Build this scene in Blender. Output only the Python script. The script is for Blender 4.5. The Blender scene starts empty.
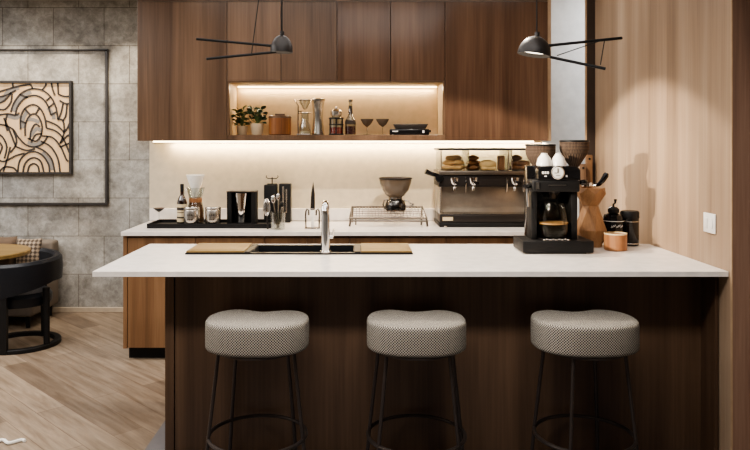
import bpy, bmesh, math, random
from mathutils import Vector, Matrix
random.seed(11)
PI = math.pi
scene = bpy.context.scene
COL = scene.collection
F, PX, PY, EYE = 713.0, 358.0, 143.0, 1.60       # focal length (px), vanishing point, eye height

def X(px, d): return (px - PX) * d / F
def Z(py, d): return EYE - (py - PY) * d / F
def lin(c):
    return tuple(((v/255)/12.92 if v/255 <= .04045 else ((v/255+.055)/1.055)**2.4) for v in c)

# ------------------------------------------------------------------ materials
def new_mat(name):
    m = bpy.data.materials.new(name); m.use_nodes = True
    nt = m.node_tree
    return m, nt, nt.nodes['Principled BSDF']

def plain(name, c, rough=.5, metal=0, spec=.5, bump=0, bscale=200, coat=0):
    m, nt, b = new_mat(name)
    b.inputs['Roughness'].default_value = rough
    b.inputs['Metallic'].default_value = metal
    b.inputs['Specular IOR Level'].default_value = spec
    b.inputs['Coat Weight'].default_value = coat
    tc = nt.nodes.new('ShaderNodeTexCoord')
    n = nt.nodes.new('ShaderNodeTexNoise'); n.inputs['Scale'].default_value = 18; n.inputs['Detail'].default_value = 3
    nt.links.new(tc.outputs['Object'], n.inputs['Vector'])
    r = nt.nodes.new('ShaderNodeValToRGB')
    l = lin(c)
    r.color_ramp.elements[0].position = .3; r.color_ramp.elements[1].position = .7
    r.color_ramp.elements[0].color = (*[v*.93 for v in l], 1)
    r.color_ramp.elements[1].color = (*[min(1, v*1.06) for v in l], 1)
    nt.links.new(n.outputs['Fac'], r.inputs['Fac'])
    nt.links.new(r.outputs['Color'], b.inputs['Base Color'])
    if bump:
        n2 = nt.nodes.new('ShaderNodeTexNoise'); n2.inputs['Scale'].default_value = bscale
        nt.links.new(tc.outputs['Object'], n2.inputs['Vector'])
        bp = nt.nodes.new('ShaderNodeBump'); bp.inputs['Strength'].default_value = bump; bp.inputs['Distance'].default_value = .005
        nt.links.new(n2.outputs['Fac'], bp.inputs['Height']); nt.links.new(bp.outputs['Normal'], b.inputs['Normal'])
    return m

def glass(name, tint=(240, 242, 240), refl=.05, rough=.03, most=.55):
    m = bpy.data.materials.new(name); m.use_nodes = True
    nt = m.node_tree; nt.nodes.clear()
    out = nt.nodes.new('ShaderNodeOutputMaterial')
    tr = nt.nodes.new('ShaderNodeBsdfTransparent'); tr.inputs['Color'].default_value = (*lin(tint), 1)
    gl = nt.nodes.new('ShaderNodeBsdfGlossy'); gl.inputs['Roughness'].default_value = rough
    lw = nt.nodes.new('ShaderNodeLayerWeight'); lw.inputs['Blend'].default_value = .35
    mr = nt.nodes.new('ShaderNodeMapRange'); mr.inputs['To Min'].default_value = refl; mr.inputs['To Max'].default_value = most
    nt.links.new(lw.outputs['Facing'], mr.inputs['Value'])
    mx = nt.nodes.new('ShaderNodeMixShader')
    nt.links.new(mr.outputs['Result'], mx.inputs['Fac'])
    nt.links.new(tr.outputs[0], mx.inputs[1]); nt.links.new(gl.outputs[0], mx.inputs[2])
    nt.links.new(mx.outputs[0], out.inputs['Surface'])
    return m

def emit(name, c, s):
    m = bpy.data.materials.new(name); m.use_nodes = True
    nt = m.node_tree; nt.nodes.clear()
    out = nt.nodes.new('ShaderNodeOutputMaterial'); e = nt.nodes.new('ShaderNodeEmission')
    e.inputs['Color'].default_value = (*lin(c), 1); e.inputs['Strength'].default_value = s
    nt.links.new(e.outputs[0], out.inputs['Surface'])
    return m

def wood(name, dark, mid, light, axis='Z', width=9, rough=.42, contrast=1.0, plank=0, spec=.4):
    """veneer with long grain on one axis; each object gets its own stretch of grain"""
    m, nt, b = new_mat(name)
    N, L = nt.nodes.new, nt.links.new
    tc = N('ShaderNodeTexCoord'); oi = N('ShaderNodeObjectInfo')
    mul = N('ShaderNodeMath'); mul.operation = 'MULTIPLY'; mul.inputs[1].default_value = 37
    L(oi.outputs['Random'], mul.inputs[0])
    add = N('ShaderNodeVectorMath'); add.operation = 'ADD'
    L(tc.outputs['Object'], add.inputs[0]); L(mul.outputs[0], add.inputs[1])
    def sc(w, l):
        mp = N('ShaderNodeMapping')
        v = {'X': (l, w, w), 'Y': (w, l, w), 'Z': (w, w, l)}[axis]
        mp.inputs['Scale'].default_value = v
        L(add.outputs[0], mp.inputs['Vector'])
        return mp
    a = N('ShaderNodeTexNoise'); a.inputs['Scale'].default_value = 1; a.inputs['Detail'].default_value = 4
    a.inputs['Distortion'].default_value = .6
    L(sc(width, width*.055).outputs[0], a.inputs['Vector'])
    f = N('ShaderNodeTexNoise'); f.inputs['Scale'].default_value = 1; f.inputs['Detail'].default_value = 5
    L(sc(width*11, width*.3).outputs[0], f.inputs['Vector'])
    mx = N('ShaderNodeMix'); mx.data_type = 'FLOAT'; mx.inputs['Factor'].default_value = .27
    L(a.outputs['Fac'], mx.inputs[2]); L(f.outputs['Fac'], mx.inputs[3])
    r = N('ShaderNodeValToRGB'); cr = r.color_ramp
    cr.elements[0].position = .5-.17/contrast; cr.elements[0].color = (*lin(dark), 1)
    cr.elements[1].position = .5+.17/contrast; cr.elements[1].color = (*lin(light), 1)
    e = cr.elements.new(.5); e.color = (*lin(mid), 1)
    L(mx.outputs[0], r.inputs['Fac'])
    src = r.outputs['Color']
    if plank:                                   # vertical boards of varying tone
        sp = N('ShaderNodeSeparateXYZ'); L(tc.outputs['Object'], sp.inputs[0])
        mm = N('ShaderNodeMath'); mm.operation = 'MULTIPLY'; mm.inputs[1].default_value = 1/plank
        L(sp.outputs['Y'], mm.inputs[0])
        fl = N('ShaderNodeMath'); fl.operation = 'FLOOR'; L(mm.outputs[0], fl.inputs[0])
        wn = N('ShaderNodeTexWhiteNoise'); wn.noise_dimensions = '1D'; L(fl.outputs[0], wn.inputs['W'])
        mr = N('ShaderNodeMapRange'); mr.inputs['To Min'].default_value = .84; mr.inputs['To Max'].default_value = 1.1
        L(wn.outputs['Value'], mr.inputs['Value'])
        vm = N('ShaderNodeVectorMath'); vm.operation = 'SCALE'
        L(src, vm.inputs[0]); L(mr.outputs[0], vm.inputs['Scale']); src = vm.outputs[0]
    L(src, b.inputs['Base Color'])
    b.inputs['Roughness'].default_value = rough
    b.inputs['Specular IOR Level'].default_value = spec
    bp = N('ShaderNodeBump'); bp.inputs['Strength'].default_value = .12; bp.inputs['Distance'].default_value = .002
    L(f.outputs['Fac'], bp.inputs['Height']); L(bp.outputs['Normal'], b.inputs['Normal'])
    return m

def concrete_mat():
    m, nt, b = new_mat('concrete_tiles'); N, L = nt.nodes.new, nt.links.new
    tc = N('ShaderNodeTexCoord')
    sp = N('ShaderNodeSeparateXYZ'); L(tc.outputs['Object'], sp.inputs[0])
    cb = N('ShaderNodeCombineXYZ'); L(sp.outputs['X'], cb.inputs['X']); L(sp.outputs['Z'], cb.inputs['Y'])
    br = N('ShaderNodeTexBrick'); L(cb.outputs[0], br.inputs['Vector'])
    br.inputs['Scale'].default_value = 1; br.inputs['Brick Width'].default_value = .48; br.inputs['Row Height'].default_value = .36
    br.inputs['Mortar Size'].default_value = .0035; br.inputs['Mortar Smooth'].default_value = .3
    br.inputs['Color1'].default_value = (*lin((168, 167, 165)), 1); br.inputs['Color2'].default_value = (*lin((184, 183, 180)), 1)
    br.inputs['Mortar'].default_value = (*lin((118, 112, 104)), 1)
    n = N('ShaderNodeTexNoise'); n.inputs['Scale'].default_value = 4.2; n.inputs['Detail'].default_value = 11; n.inputs['Roughness'].default_value = .72
    L(tc.outputs['Object'], n.inputs['Vector'])
    r = N('ShaderNodeValToRGB'); r.color_ramp.elements[0].position = .32; r.color_ramp.elements[1].position = .68
    r.color_ramp.elements[0].color = (.42, .40, .37, 1); r.color_ramp.elements[1].color = (1.12, 1.11, 1.08, 1)
    L(n.outputs['Fac'], r.inputs['Fac'])
    mx = N('ShaderNodeMix'); mx.data_type = 'RGBA'; mx.blend_type = 'MULTIPLY'; mx.inputs['Factor'].default_value = 1
    L(br.outputs['Color'], mx.inputs[6]); L(r.outputs['Color'], mx.inputs[7])
    n2 = N('ShaderNodeTexNoise'); n2.inputs['Scale'].default_value = 1.1; n2.inputs['Detail'].default_value = 6
    L(tc.outputs['Object'], n2.inputs['Vector'])
    r2 = N('ShaderNodeValToRGB'); r2.color_ramp.elements[0].position = .42; r2.color_ramp.elements[1].position = .62
    r2.color_ramp.elements[0].color = (1, 1, 1, 1); r2.color_ramp.elements[1].color = (.97, .91, .84, 1)
    L(n2.outputs['Fac'], r2.inputs['Fac'])
    m2 = N('ShaderNodeMix'); m2.data_type = 'RGBA'; m2.blend_type = 'MULTIPLY'; m2.inputs['Factor'].default_value = .8
    L(mx.outputs[2], m2.inputs[6]); L(r2.outputs['Color'], m2.inputs[7])
    n3 = N('ShaderNodeTexNoise'); n3.inputs['Scale'].default_value = 15; n3.inputs['Detail'].default_value = 12; n3.inputs['Roughness'].default_value = .8; n3.inputs['Distortion'].default_value = .8
    L(tc.outputs['Object'], n3.inputs['Vector'])
    r3 = N('ShaderNodeValToRGB'); r3.color_ramp.elements[0].position = .36; r3.color_ramp.elements[1].position = .6
    r3.color_ramp.elements[0].color = (.66, .65, .64, 1); r3.color_ramp.elements[1].color = (1.06, 1.06, 1.06, 1)
    L(n3.outputs['Fac'], r3.inputs['Fac'])
    m3 = N('ShaderNodeMix'); m3.data_type = 'RGBA'; m3.blend_type = 'MULTIPLY'; m3.inputs['Factor'].default_value = 1
    L(m2.outputs[2], m3.inputs[6]); L(r3.outputs['Color'], m3.inputs[7])
    L(m3.outputs[2], b.inputs['Base Color']); b.inputs['Roughness'].default_value = .8
    bp = N('ShaderNodeBump'); bp.inputs['Strength'].default_value = .25; bp.inputs['Distance'].default_value = .006
    L(n.outputs['Fac'], bp.inputs['Height']); L(bp.outputs['Normal'], b.inputs['Normal'])
    return m

def floor_mat():
    m, nt, b = new_mat('oak_plank_floor'); N, L = nt.nodes.new, nt.links.new
    tc = N('ShaderNodeTexCoord')
    mp = N('ShaderNodeMapping'); mp.inputs['Rotation'].default_value = (0, 0, PI/4); mp.inputs['Location'].default_value = (.3, .06, 0)
    L(tc.outputs['Object'], mp.inputs['Vector'])
    br = N('ShaderNodeTexBrick'); L(mp.outputs[0], br.inputs['Vector'])
    br.inputs['Scale'].default_value = 1; br.inputs['Brick Width'].default_value = 1.7; br.inputs['Row Height'].default_value = .17
    br.offset = .37; br.inputs['Mortar Size'].default_value = .0022
    br.inputs['Color1'].default_value = (*lin((112, 98, 84)), 1); br.inputs['Color2'].default_value = (*lin((148, 133, 116)), 1)
    br.inputs['Mortar'].default_value = (*lin((104, 86, 70)), 1)
    g = N('ShaderNodeMapping'); g.inputs['Scale'].default_value = (1.3, 13, 1); L(mp.outputs[0], g.inputs['Vector'])
    n = N('ShaderNodeTexNoise'); n.inputs['Scale'].default_value = 1.6; n.inputs['Detail'].default_value = 8; n.inputs['Roughness'].default_value = .62; n.inputs['Distortion'].default_value = .5
    L(g.outputs[0], n.inputs['Vector'])
    r = N('ShaderNodeValToRGB'); r.color_ramp.elements[0].position = .34; r.color_ramp.elements[1].position = .66
    r.color_ramp.elements[0].color = (.62, .57, .52, 1); r.color_ramp.elements[1].color = (1.1, 1.09, 1.07, 1)
    L(n.outputs['Fac'], r.inputs['Fac'])
    mx = N('ShaderNodeMix'); mx.data_type = 'RGBA'; mx.blend_type = 'MULTIPLY'; mx.inputs['Factor'].default_value = 1
    L(br.outputs['Color'], mx.inputs[6]); L(r.outputs['Color'], mx.inputs[7])
    L(mx.outputs[2], b.inputs['Base Color']); b.inputs['Roughness'].default_value = .42
    return m

def check_mat(name, c1, c2, size, rot=PI/4, use_uv=True):
    m, nt, b = new_mat(name); N, L = nt.nodes.new, nt.links.new
    tc = N('ShaderNodeTexCoord'); mp = N('ShaderNodeMapping'); mp.inputs['Rotation'].default_value = (0, 0, rot)
    L(tc.outputs['UV' if use_uv else 'Object'], mp.inputs['Vector'])
    ck = N('ShaderNodeTexChecker'); ck.inputs['Scale'].default_value = 1/size
    ck.inputs['Color1'].default_value = (*lin(c1), 1); ck.inputs['Color2'].default_value = (*lin(c2), 1)
    L(mp.outputs[0], ck.inputs['Vector']); L(ck.outputs['Color'], b.inputs['Base Color'])
    b.inputs['Roughness'].default_value = .9; b.inputs['Specular IOR Level'].default_value = .15
    return m

def plaid_mat():
    m, nt, b = new_mat('plaid_cloth'); N, L = nt.nodes.new, nt.links.new
    tc = N('ShaderNodeTexCoord')
    def wave(d, s):
        w = N('ShaderNodeTexWave'); w.bands_direction = d; w.inputs['Scale'].default_value = s
        L(tc.outputs['Object'], w.inputs['Vector']); return w
    a, c = wave('X', 9), wave('Z', 9)
    mx = N('ShaderNodeMath'); mx.operation = 'ADD'; L(a.outputs['Fac'], mx.inputs[0]); L(c.outputs['Fac'], mx.inputs[1])
    r = N('ShaderNodeValToRGB'); r.color_ramp.elements[0].position = .35; r.color_ramp.elements[1].position = .95
    r.color_ramp.elements[0].color = (*lin((66, 56, 48)), 1); r.color_ramp.elements[1].color = (*lin((150, 134, 116)), 1)
    hf = N('ShaderNodeMath'); hf.operation = 'MULTIPLY'; hf.inputs[1].default_value = .6; L(mx.outputs[0], hf.inputs[0])
    L(hf.outputs[0], r.inputs['Fac']); L(r.outputs['Color'], b.inputs['Base Color']); b.inputs['Roughness'].default_value = .95
    return m

M = {}
M['walnut'] = wood('walnut_veneer', (78, 58, 44), (101, 78, 60), (121, 95, 75), width=7, rough=.33)
M['walnut_gloss'] = wood('walnut_lacquer', (70, 51, 40), (92, 69, 54), (110, 85, 68), width=7, rough=.16)
M['walnut_base'] = wood('walnut_base_veneer', (88, 63, 43), (112, 82, 57), (131, 100, 72), width=8, rough=.4)
M['walnut_dark'] = wood('dark_walnut', (70, 52, 40), (90, 69, 53), (108, 84, 65), width=6, rough=.38)
M['walnut_column'] = wood('brown_walnut', (112, 86, 72), (134, 104, 87), (150, 120, 101), width=12, rough=.5)
M['ash'] = wood('pale_ash', (134, 112, 91), (156, 132, 109), (172, 150, 127), width=6, rough=.5, plank=.13)
M['oak'] = wood('warm_oak', (108, 87, 50), (129, 105, 64), (146, 120, 78), axis='X', width=14, rough=.45)
M['oak_z'] = wood('warm_oak_upright', (118, 84, 55), (144, 106, 73), (164, 126, 90), width=16, rough=.5)
M['copper_wood'] = wood('reddish_wood', (124, 82, 52), (144, 98, 64), (158, 114, 78), width=20, rough=.4)
M['jar_wood'] = wood('chestnut_wood', (92, 54, 26), (128, 80, 44), (150, 100, 58), width=14, rough=.4)
M['concrete'] = concrete_mat()
M['floor'] = floor_mat()
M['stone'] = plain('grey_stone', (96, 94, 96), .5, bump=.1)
M['quartz'] = plain('white_quartz', (229, 221, 213), .22, spec=.5)
M['quartz_edge'] = plain('quartz_edge', (205, 194, 182), .4)
M['splash'] = plain('beige_splashback', (204, 191, 168), .35)
M['plaster'] = plain('white_plaster', (208, 208, 206), .85)
M['plaster_warm'] = plain('warm_paint', (176, 160, 140), .7)
M['ceiling'] = plain('ceiling_paint', (196, 190, 182), .9)
M['beige_paint'] = plain('beige_laminate', (196, 172, 136), .6)
M['black'] = plain('matt_black', (24, 23, 23), .45, spec=.25)
M['black_gloss'] = plain('gloss_black', (17, 16, 17), .16, spec=.25, coat=.4)
M['black_leather'] = plain('black_leather', (26, 27, 31), .38, spec=.25, bump=.15, bscale=350)
M['graphite'] = plain('graphite_metal', (52, 47, 45), .4, metal=.6)
M['stool_metal'] = plain('bronze_black_metal', (74, 66, 62), .36, metal=.7)
M['shade_metal'] = plain('charcoal_metal', (44, 39, 37), .42, metal=.3)
M['steel'] = plain('brushed_steel', (196, 190, 182), .24, metal=1)
M['steel_dark'] = plain('dark_steel', (150, 145, 139), .2, metal=1)
M['steel_satin'] = plain('satin_steel', (176, 166, 154), .3, metal=.7)
M['chrome'] = plain('chrome', (222, 220, 218), .1, metal=1)
M['bronze'] = plain('bronze_metal', (112, 104, 96), .34, metal=.9)
M['white'] = plain('white_porcelain', (226, 221, 214), .3)
M['paper'] = plain('filter_paper', (238, 234, 226), .9)
M['trim_dark'] = plain('dark_trim', (58, 46, 39), .5)
M['trim_tan'] = plain('tan_edge', (170, 142, 112), .5)
M['sink'] = plain('black_composite', (30, 31, 34), .5, spec=.25)
M['leaf'] = plain('green_leaf', (40, 62, 26), .45)
M['leaf2'] = plain('dark_green_leaf', (32, 52, 26), .45)
M['stem'] = plain('green_stem', (86, 104, 56), .6)
M['pot'] = plain('clay_pot', (176, 152, 122), .8)
M['pot2'] = plain('cream_pot', (206, 184, 152), .8)
M['soil'] = plain('soil', (50, 38, 28), .95)
M['glass'] = glass('clear_glass')
M['glass_soft'] = glass('soft_glass', (236, 236, 232), .004, .03, .16)
M['glass_smoke'] = glass('smoked_glass', (150, 132, 114), .08, .2, .22)
M['glass_amber'] = glass('amber_glass', (150, 112, 80), .1)
M['glass_bottle'] = glass('brown_bottle_glass', (120, 80, 46), .12)
M['coffee'] = plain('coffee', (16, 9, 6), .3, spec=.1)
M['coffee_light'] = plain('coffee_grounds', (120, 82, 56), .9)
M['crema'] = plain('crema', (196, 150, 100), .5)
M['red'] = plain('red_syrup', (150, 44, 30), .25)
M['maroon'] = plain('dark_red_syrup', (72, 22, 18), .2)
M['label'] = plain('cream_label', (206, 186, 150), .7)
M['smoky'] = plain('smoky_glaze', (92, 80, 68), .25)
M['ink'] = plain('dark_print', (54, 42, 32), .7)
M['hopper'] = check_mat('perforated_bronze', (98, 82, 70), (42, 34, 29), .006)
M['tweed'] = check_mat('black_and_cream_weave', (172, 164, 152), (14, 13, 12), .0064, rot=0)
M['art_wood'] = wood('art_birch', (190, 156, 116), (206, 174, 134), (218, 188, 150), width=10, rough=.7)
M['art_line'] = plain('art_charcoal', (52, 45, 40), .8)
M['art_grey'] = plain('art_relief_shading', (128, 120, 112), .8)
M['frame_black'] = plain('frame_black', (44, 40, 38), .5)
M['fabric_brown'] = plain('brown_cloth', (92, 76, 62), .95)
M['fabric_grey'] = plain('taupe_cloth', (108, 98, 88), .95)
M['plaid'] = plaid_mat()
M['pastry'] = plain('golden_pastry', (214, 168, 112), .6, bump=.5, bscale=90)
M['pastry_dark'] = plain('brown_pastry', (134, 88, 54), .6, bump=.5, bscale=90)
M['bread'] = plain('pale_bread', (226, 188, 134), .7, bump=.3, bscale=60)
M['plastic_white'] = plain('white_plastic', (232, 228, 222), .35)
M['led'] = emit('led_warm', (255, 226, 180), 9)
M['lamp'] = emit('lamp_glow', (255, 240, 216), 5)
M['print_white'] = plain('white_print', (214, 210, 204), .6)
M['gauge'] = plain('gauge_face', (216, 212, 204), .4)

# ------------------------------------------------------------------ mesh builder
class MB:
    def __init__(s): s.bm = bmesh.new()
    def box(s, x0, x1, y0, y1, z0, z1, bev=0, seg=2):
        t = bmesh.new(); bmesh.ops.create_cube(t, size=1)
        for v in t.verts:
            v.co = Vector(((x0+x1)/2 + v.co.x*(x1-x0), (y0+y1)/2 + v.co.y*(y1-y0), (z0+z1)/2 + v.co.z*(z1-z0)))
        if bev: bmesh.ops.bevel(t, geom=t.edges[:], offset=bev, segments=seg, affect='EDGES', profile=.5)
        return s._join(t)
    def _join(s, t, mat=None):
        if mat: bmesh.ops.transform(t, matrix=mat, verts=t.verts[:])
        me = bpy.data.meshes.new('tmp'); t.to_mesh(me); t.free(); s.bm.from_mesh(me); bpy.data.meshes.remove(me)
        return s
    def lathe(s, prof, seg=32, cx=0, cy=0, mat=None, uvs=False, closed=False):
        """profile of (radius, z); radius 0 closes to a point"""
        t = bmesh.new(); rings = []
        for r, z in prof:
            if r <= 1e-6: rings.append([t.verts.new((cx, cy, z))])
            else: rings.append([t.verts.new((cx+r*math.cos(2*PI*i/seg), cy+r*math.sin(2*PI*i/seg), z)) for i in range(seg)])
        if closed: rings.append(rings[0])
        uvl = t.loops.layers.uv.new('UVMap') if uvs else None
        acc = 0
        for k in range(len(rings)-1):
            a, b = rings[k], rings[k+1]
            if a is b: continue
            dl = math.hypot(prof[(k+1) % len(prof)][0]-prof[k][0], prof[(k+1) % len(prof)][1]-prof[k][1])
            for i in range(seg):
                j = (i+1) % seg
                try:
                    if len(a) == 1 and len(b) == 1: continue
                    if len(a) == 1: f = t.faces.new((a[0], b[j], b[i])); uv = None
                    elif len(b) == 1: f = t.faces.new((a[i], a[j], b[0])); uv = None
                    else:
                        f = t.faces.new((a[i], a[j], b[j], b[i]))
                        per = 2*PI*max(prof[k][0], .02)/seg
                        uv = [(i*per, acc), ((i+1)*per, acc), ((i+1)*per, acc+dl), (i*per, acc+dl)]
                except ValueError: continue
                if uvs and uv:
                    for lp, c in zip(f.loops, uv): lp[uvl].uv = c
            acc += dl
        bmesh.ops.recalc_face_normals(t, faces=t.faces[:])
        return s._join(t, mat)
    def tube(s, pts, r, seg=10, caps=True):
        """round bar through points; r a number or one per point"""
        pts = [Vector(p) for p in pts]; n = len(pts)
        rs = r if isinstance(r, (list, tuple)) else [r]*n
        t = bmesh.new(); rings = []; up = None
        for i, p in enumerate(pts):
            d = (pts[min(i+1, n-1)] - pts[max(i-1, 0)]).normalized()
            if up is None:
                up = Vector((0, 0, 1)) if abs(d.z) < .9 else Vector((1, 0, 0))
            u = d.cross(up).normalized(); v = u.cross(d).normalized(); up = v
            rings.append([t.verts.new(p + rs[i]*(u*math.cos(2*PI*k/seg) + v*math.sin(2*PI*k/seg))) for k in range(seg)])
        for a, b in zip(rings, rings[1:]):
            for k in range(seg): t.faces.new((a[k], a[(k+1) % seg], b[(k+1) % seg], b[k]))
        if caps: t.faces.new(rings[0][::-1]); t.faces.new(rings[-1])
        bmesh.ops.recalc_face_normals(t, faces=t.faces[:])
        return s._join(t)
    def ring(s, R, r, z, cx=0, cy=0, seg=56, k=8):
        return s.lathe([(R+r*math.cos(2*PI*i/k), z+r*math.sin(2*PI*i/k)) for i in range(k)], seg, cx, cy, closed=True)
    def prism(s, outline, a0, a1, axis='Y', bev=0):
        """outline in the other two axes, extruded along axis"""
        t = bmesh.new()
        def P(u, v, a): return {'Y': (u, a, v), 'Z': (u, v, a), 'X': (a, u, v)}[axis]
        A = [t.verts.new(P(u, v, a0)) for u, v in outline]; B = [t.verts.new(P(u, v, a1)) for u, v in outline]
        t.faces.new(A); t.faces.new(B[::-1]); n = len(A)
        for i in range(n): t.faces.new((A[i], B[i], B[(i+1) % n], A[(i+1) % n]))
        bmesh.ops.recalc_face_normals(t, faces=t.faces[:])
        if bev: bmesh.ops.bevel(t, geom=t.edges[:], offset=bev, segments=2, affect='EDGES', profile=.5)
        return s._join(t)
    def ball(s, c, r, seg=16, sc=(1, 1, 1), rot=None):
        t = bmesh.new(); bmesh.ops.create_uvsphere(t, u_segments=seg, v_segments=max(6, seg//2), radius=r)
        mat = Matrix.Translation(c) @ (rot or Matrix()) @ Matrix.Diagonal((*sc, 1))
        return s._join(t, mat)
    def build(s, name, mat, parent=None, loc=(0, 0, 0), smooth=True, angle=35):
        me = bpy.data.meshes.new(name); s.bm.to_mesh(me); s.bm.free()
        me.materials.append(mat if not isinstance(mat, str) else M[mat])
        if smooth:
            me.polygons.foreach_set('use_smooth', [True]*len(me.polygons))
            me.set_sharp_from_angle(angle=math.radians(angle))
        o = bpy.data.objects.new(name, me); COL.objects.link(o)
        o.location = loc
        if parent: o.parent = parent
        return o

def tag(o, label, cat, group=None, kind=None):
    o['label'] = label; o['category'] = cat
    if group: o['group'] = group
    if kind: o['kind'] = kind
    return o
def thing(name, label, cat, loc=(0, 0, 0), rz=0, group=None):
    o = bpy.data.objects.new(name, None); COL.objects.link(o)
    o.location = loc; o.rotation_euler = (0, 0, rz); o.empty_display_size = .05
    return tag(o, label, cat, group)
def struct(name, mb, mat, label=None, **k):
    o = mb.build(name, mat, **k); o['kind'] = 'structure'
    if label: o['label'] = label
    return o
def dup(root, loc=None, label=None, rz=None):
    r = root.copy(); COL.objects.link(r)
    if loc: r.location = loc
    if rz is not None: r.rotation_euler = (0, 0, rz)
    if label: r['label'] = label
    for ch in list(root.children):
        c = ch.copy(); COL.objects.link(c); c.parent = r
        for g in list(ch.children):
            d = g.copy(); COL.objects.link(d); d.parent = c
    return r
def arc(cx, cy, r, a0, a1, n, z=0):
    return [(cx+r*math.cos(math.radians(a0+(a1-a0)*i/n)), cy+r*math.sin(math.radians(a0+(a1-a0)*i/n)), z) for i in range(n+1)]

# ------------------------------------------------------------------ setting
TOP = .95                                             # back worktop
ITOP = .976                                           # island worktop
WR = 1.80                                            # face of the right wall
struct('floor', MB().box(-6, 4.2, -3, 7, -.1, 0), 'floor', smooth=False)
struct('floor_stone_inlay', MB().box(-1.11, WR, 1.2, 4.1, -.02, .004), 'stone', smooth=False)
struct('ceiling', MB().box(-6, 4.2, -3, 7, 2.95, 3.05), 'ceiling', smooth=False)
struct('wall_back', MB().box(-1.74, 2.6, 5.95, 6.75, 0, 2.95), 'splash', smooth=False)
struct('wall_back_left', MB().box(-6, -1.74, 6.74, 6.9, 0, 2.95), 'concrete', smooth=False)
struct('wall_back_right', MB().box(1.53, 2.5, 5.92, 5.949, TOP+.002, 2.95), 'plaster', smooth=False)
struct('wall_right', MB().box(WR, 1.94, 3.4425, 5.43, 0, 2.95), 'ash', smooth=False)
struct('wall_right_return', MB().box(1.8035, 4.2, 3.43, 3.441, 0, 2.95), 'walnut_column', smooth=False)
struct('wall_right_near', MB().box(4.1, 4.2, -3, 3.31, 0, 2.95), 'plaster', smooth=False)
struct('wall_left', MB().box(-6, -5.9, -3, 6.73, 0, 2.95), 'plaster', smooth=False)
struct('wall_front', MB().box(-5.89, 4.09, -3, -2.9, 0, 2.95), 'plaster', smooth=False)
struct('wall_passage', MB().box(2.5, 2.6, 3.56, 5.949, 0, 2.95), 'plaster', smooth=False)
struct('trim_1', MB().box(1.738, WR-.001, 5.41, 5.43, TOP+.002, 2.95), 'trim_dark', smooth=False)
struct('trim_2', MB().box(1.727, 1.737, 5.41, 5.43, TOP+.002, 2.95), 'trim_tan', smooth=False)
struct('trim_3', MB().box(1.798, 1.803, 3.43, 3.442, 0, 2.95), 'trim_tan', smooth=False)
struct('baseboard_back_left', MB().box(-5.9, -1.75, 6.725, 6.739, 0, .05, .004), 'plaster_warm', smooth=False)
struct('baseboard_back', MB().box(-1.735, 1.52, 5.93, 5.949, TOP+.002, TOP+.105, .003), 'quartz', smooth=False)

# ------------------------------------------------------------------ upper cabinets
UF = 5.58                                             # door face
UZ0, UZ1 = 1.617, 2.705
def upper(name, label, x0, x1, z0, z1, mat, group=None):
    t = thing(name, label, 'cabinet', (x0, UF, z0), group=group)
    w, h = x1-x0, z1-z0
    MB().box(.001, w-.001, .022, .366, 0, h).build('carcass', 'walnut', t, smooth=False)
    MB().box(.0025, w-.0025, 0, .02, -.004 if z0 > 1.8 else 0, h, .0015).build('door', mat, t, smooth=False)
    return t
ns = [X(p, UF) for p in (137, 227, 281, 337, 390.5, 445, 548)]
NZ0, NZ1 = 1.663, 2.085
upper('wall_cabinet', 'wide walnut wall cabinet at the left end beside the concrete wall', ns[0], ns[1], UZ0, UZ1, 'walnut')
lb = ['short walnut wall cabinet over the potted plants, leftmost of four above the niche',
      'short walnut wall cabinet right of the left pendant lamp, second of four over the niche',
      'short walnut wall cabinet above the two small stemmed glasses, third over the niche',
      'short walnut wall cabinet over the black trays, rightmost of four above the niche']
for i in range(4):
    upper('wall_cabinet', lb[i], ns[i+1], ns[i+2], NZ1+.006, UZ1, 'walnut' if i < 2 else 'walnut_gloss', 'short cabinets above the lit niche')
upper('wall_cabinet', 'wide glossy walnut wall cabinet above the espresso machine', ns[5], ns[6], UZ0, UZ1, 'walnut_gloss')
MB_ = MB().box(ns[6]+.001, ns[6]+.03, UF+.02, 5.94, UZ0, 2.94)
o = MB_.build('cabinet_side_panel', 'trim_tan', smooth=False); tag(o, 'narrow tan side panel closing the right end of the wall cabinets', 'panel')
o = MB().box(ns[0], ns[6], UF+.012, 5.94, UZ1+.004, 2.945).build('fascia_panel', 'walnut_dark', smooth=False)
tag(o, 'dark walnut fascia strip running along the top of the wall cabinets', 'panel')

n = thing('open_shelf_niche', 'lit open niche with beige back in the middle of the walnut wall cabinets', 'shelf', (ns[1], UF, UZ0))
w = ns[5]-ns[1]
MB().box(.001, w-.001, .005, .366, 0, NZ0-UZ0, .001).build('shelf_board', 'walnut', n, smooth=False)
MB().box(.02, w-.02, .352, .366, NZ0-UZ0+.001, NZ1-UZ0-.016).build('back_panel', 'beige_paint', n, smooth=False)
for a in (.001, w-.016): MB().box(a, a+.015, .003, .049, NZ0-UZ0+.001, NZ1-UZ0).build('front_edge', 'walnut', n, smooth=False)
MB().box(.017, w-.017, .003, .049, NZ1-UZ0-.008, NZ1-UZ0).build('front_edge', 'walnut', n, smooth=False)
for a in (.001, w-.016): MB().box(a, a+.015, .05, .366, NZ0-UZ0+.001, NZ1-UZ0).build('side_panel', 'beige_paint', n, smooth=False)
MB().box(.017, w-.017, .05, .366, NZ1-UZ0-.015, NZ1-UZ0).build('top_panel', 'beige_paint', n, smooth=False)
MB().box(.03, w-.03, .325, .345, NZ1-UZ0-.025, NZ1-UZ0-.0155).build('light_strip', 'led', n, smooth=False)
ls = thing('under_cabinet_light', 'long warm light strip under the walnut wall cabinets along the splashback', 'light strip', (0, 5.92, UZ0))
MB().box(ns[0]+.03, ns[6]-.03, -.012, .012, -.012, 0).build('diffuser', 'led', ls, smooth=False)
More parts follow.
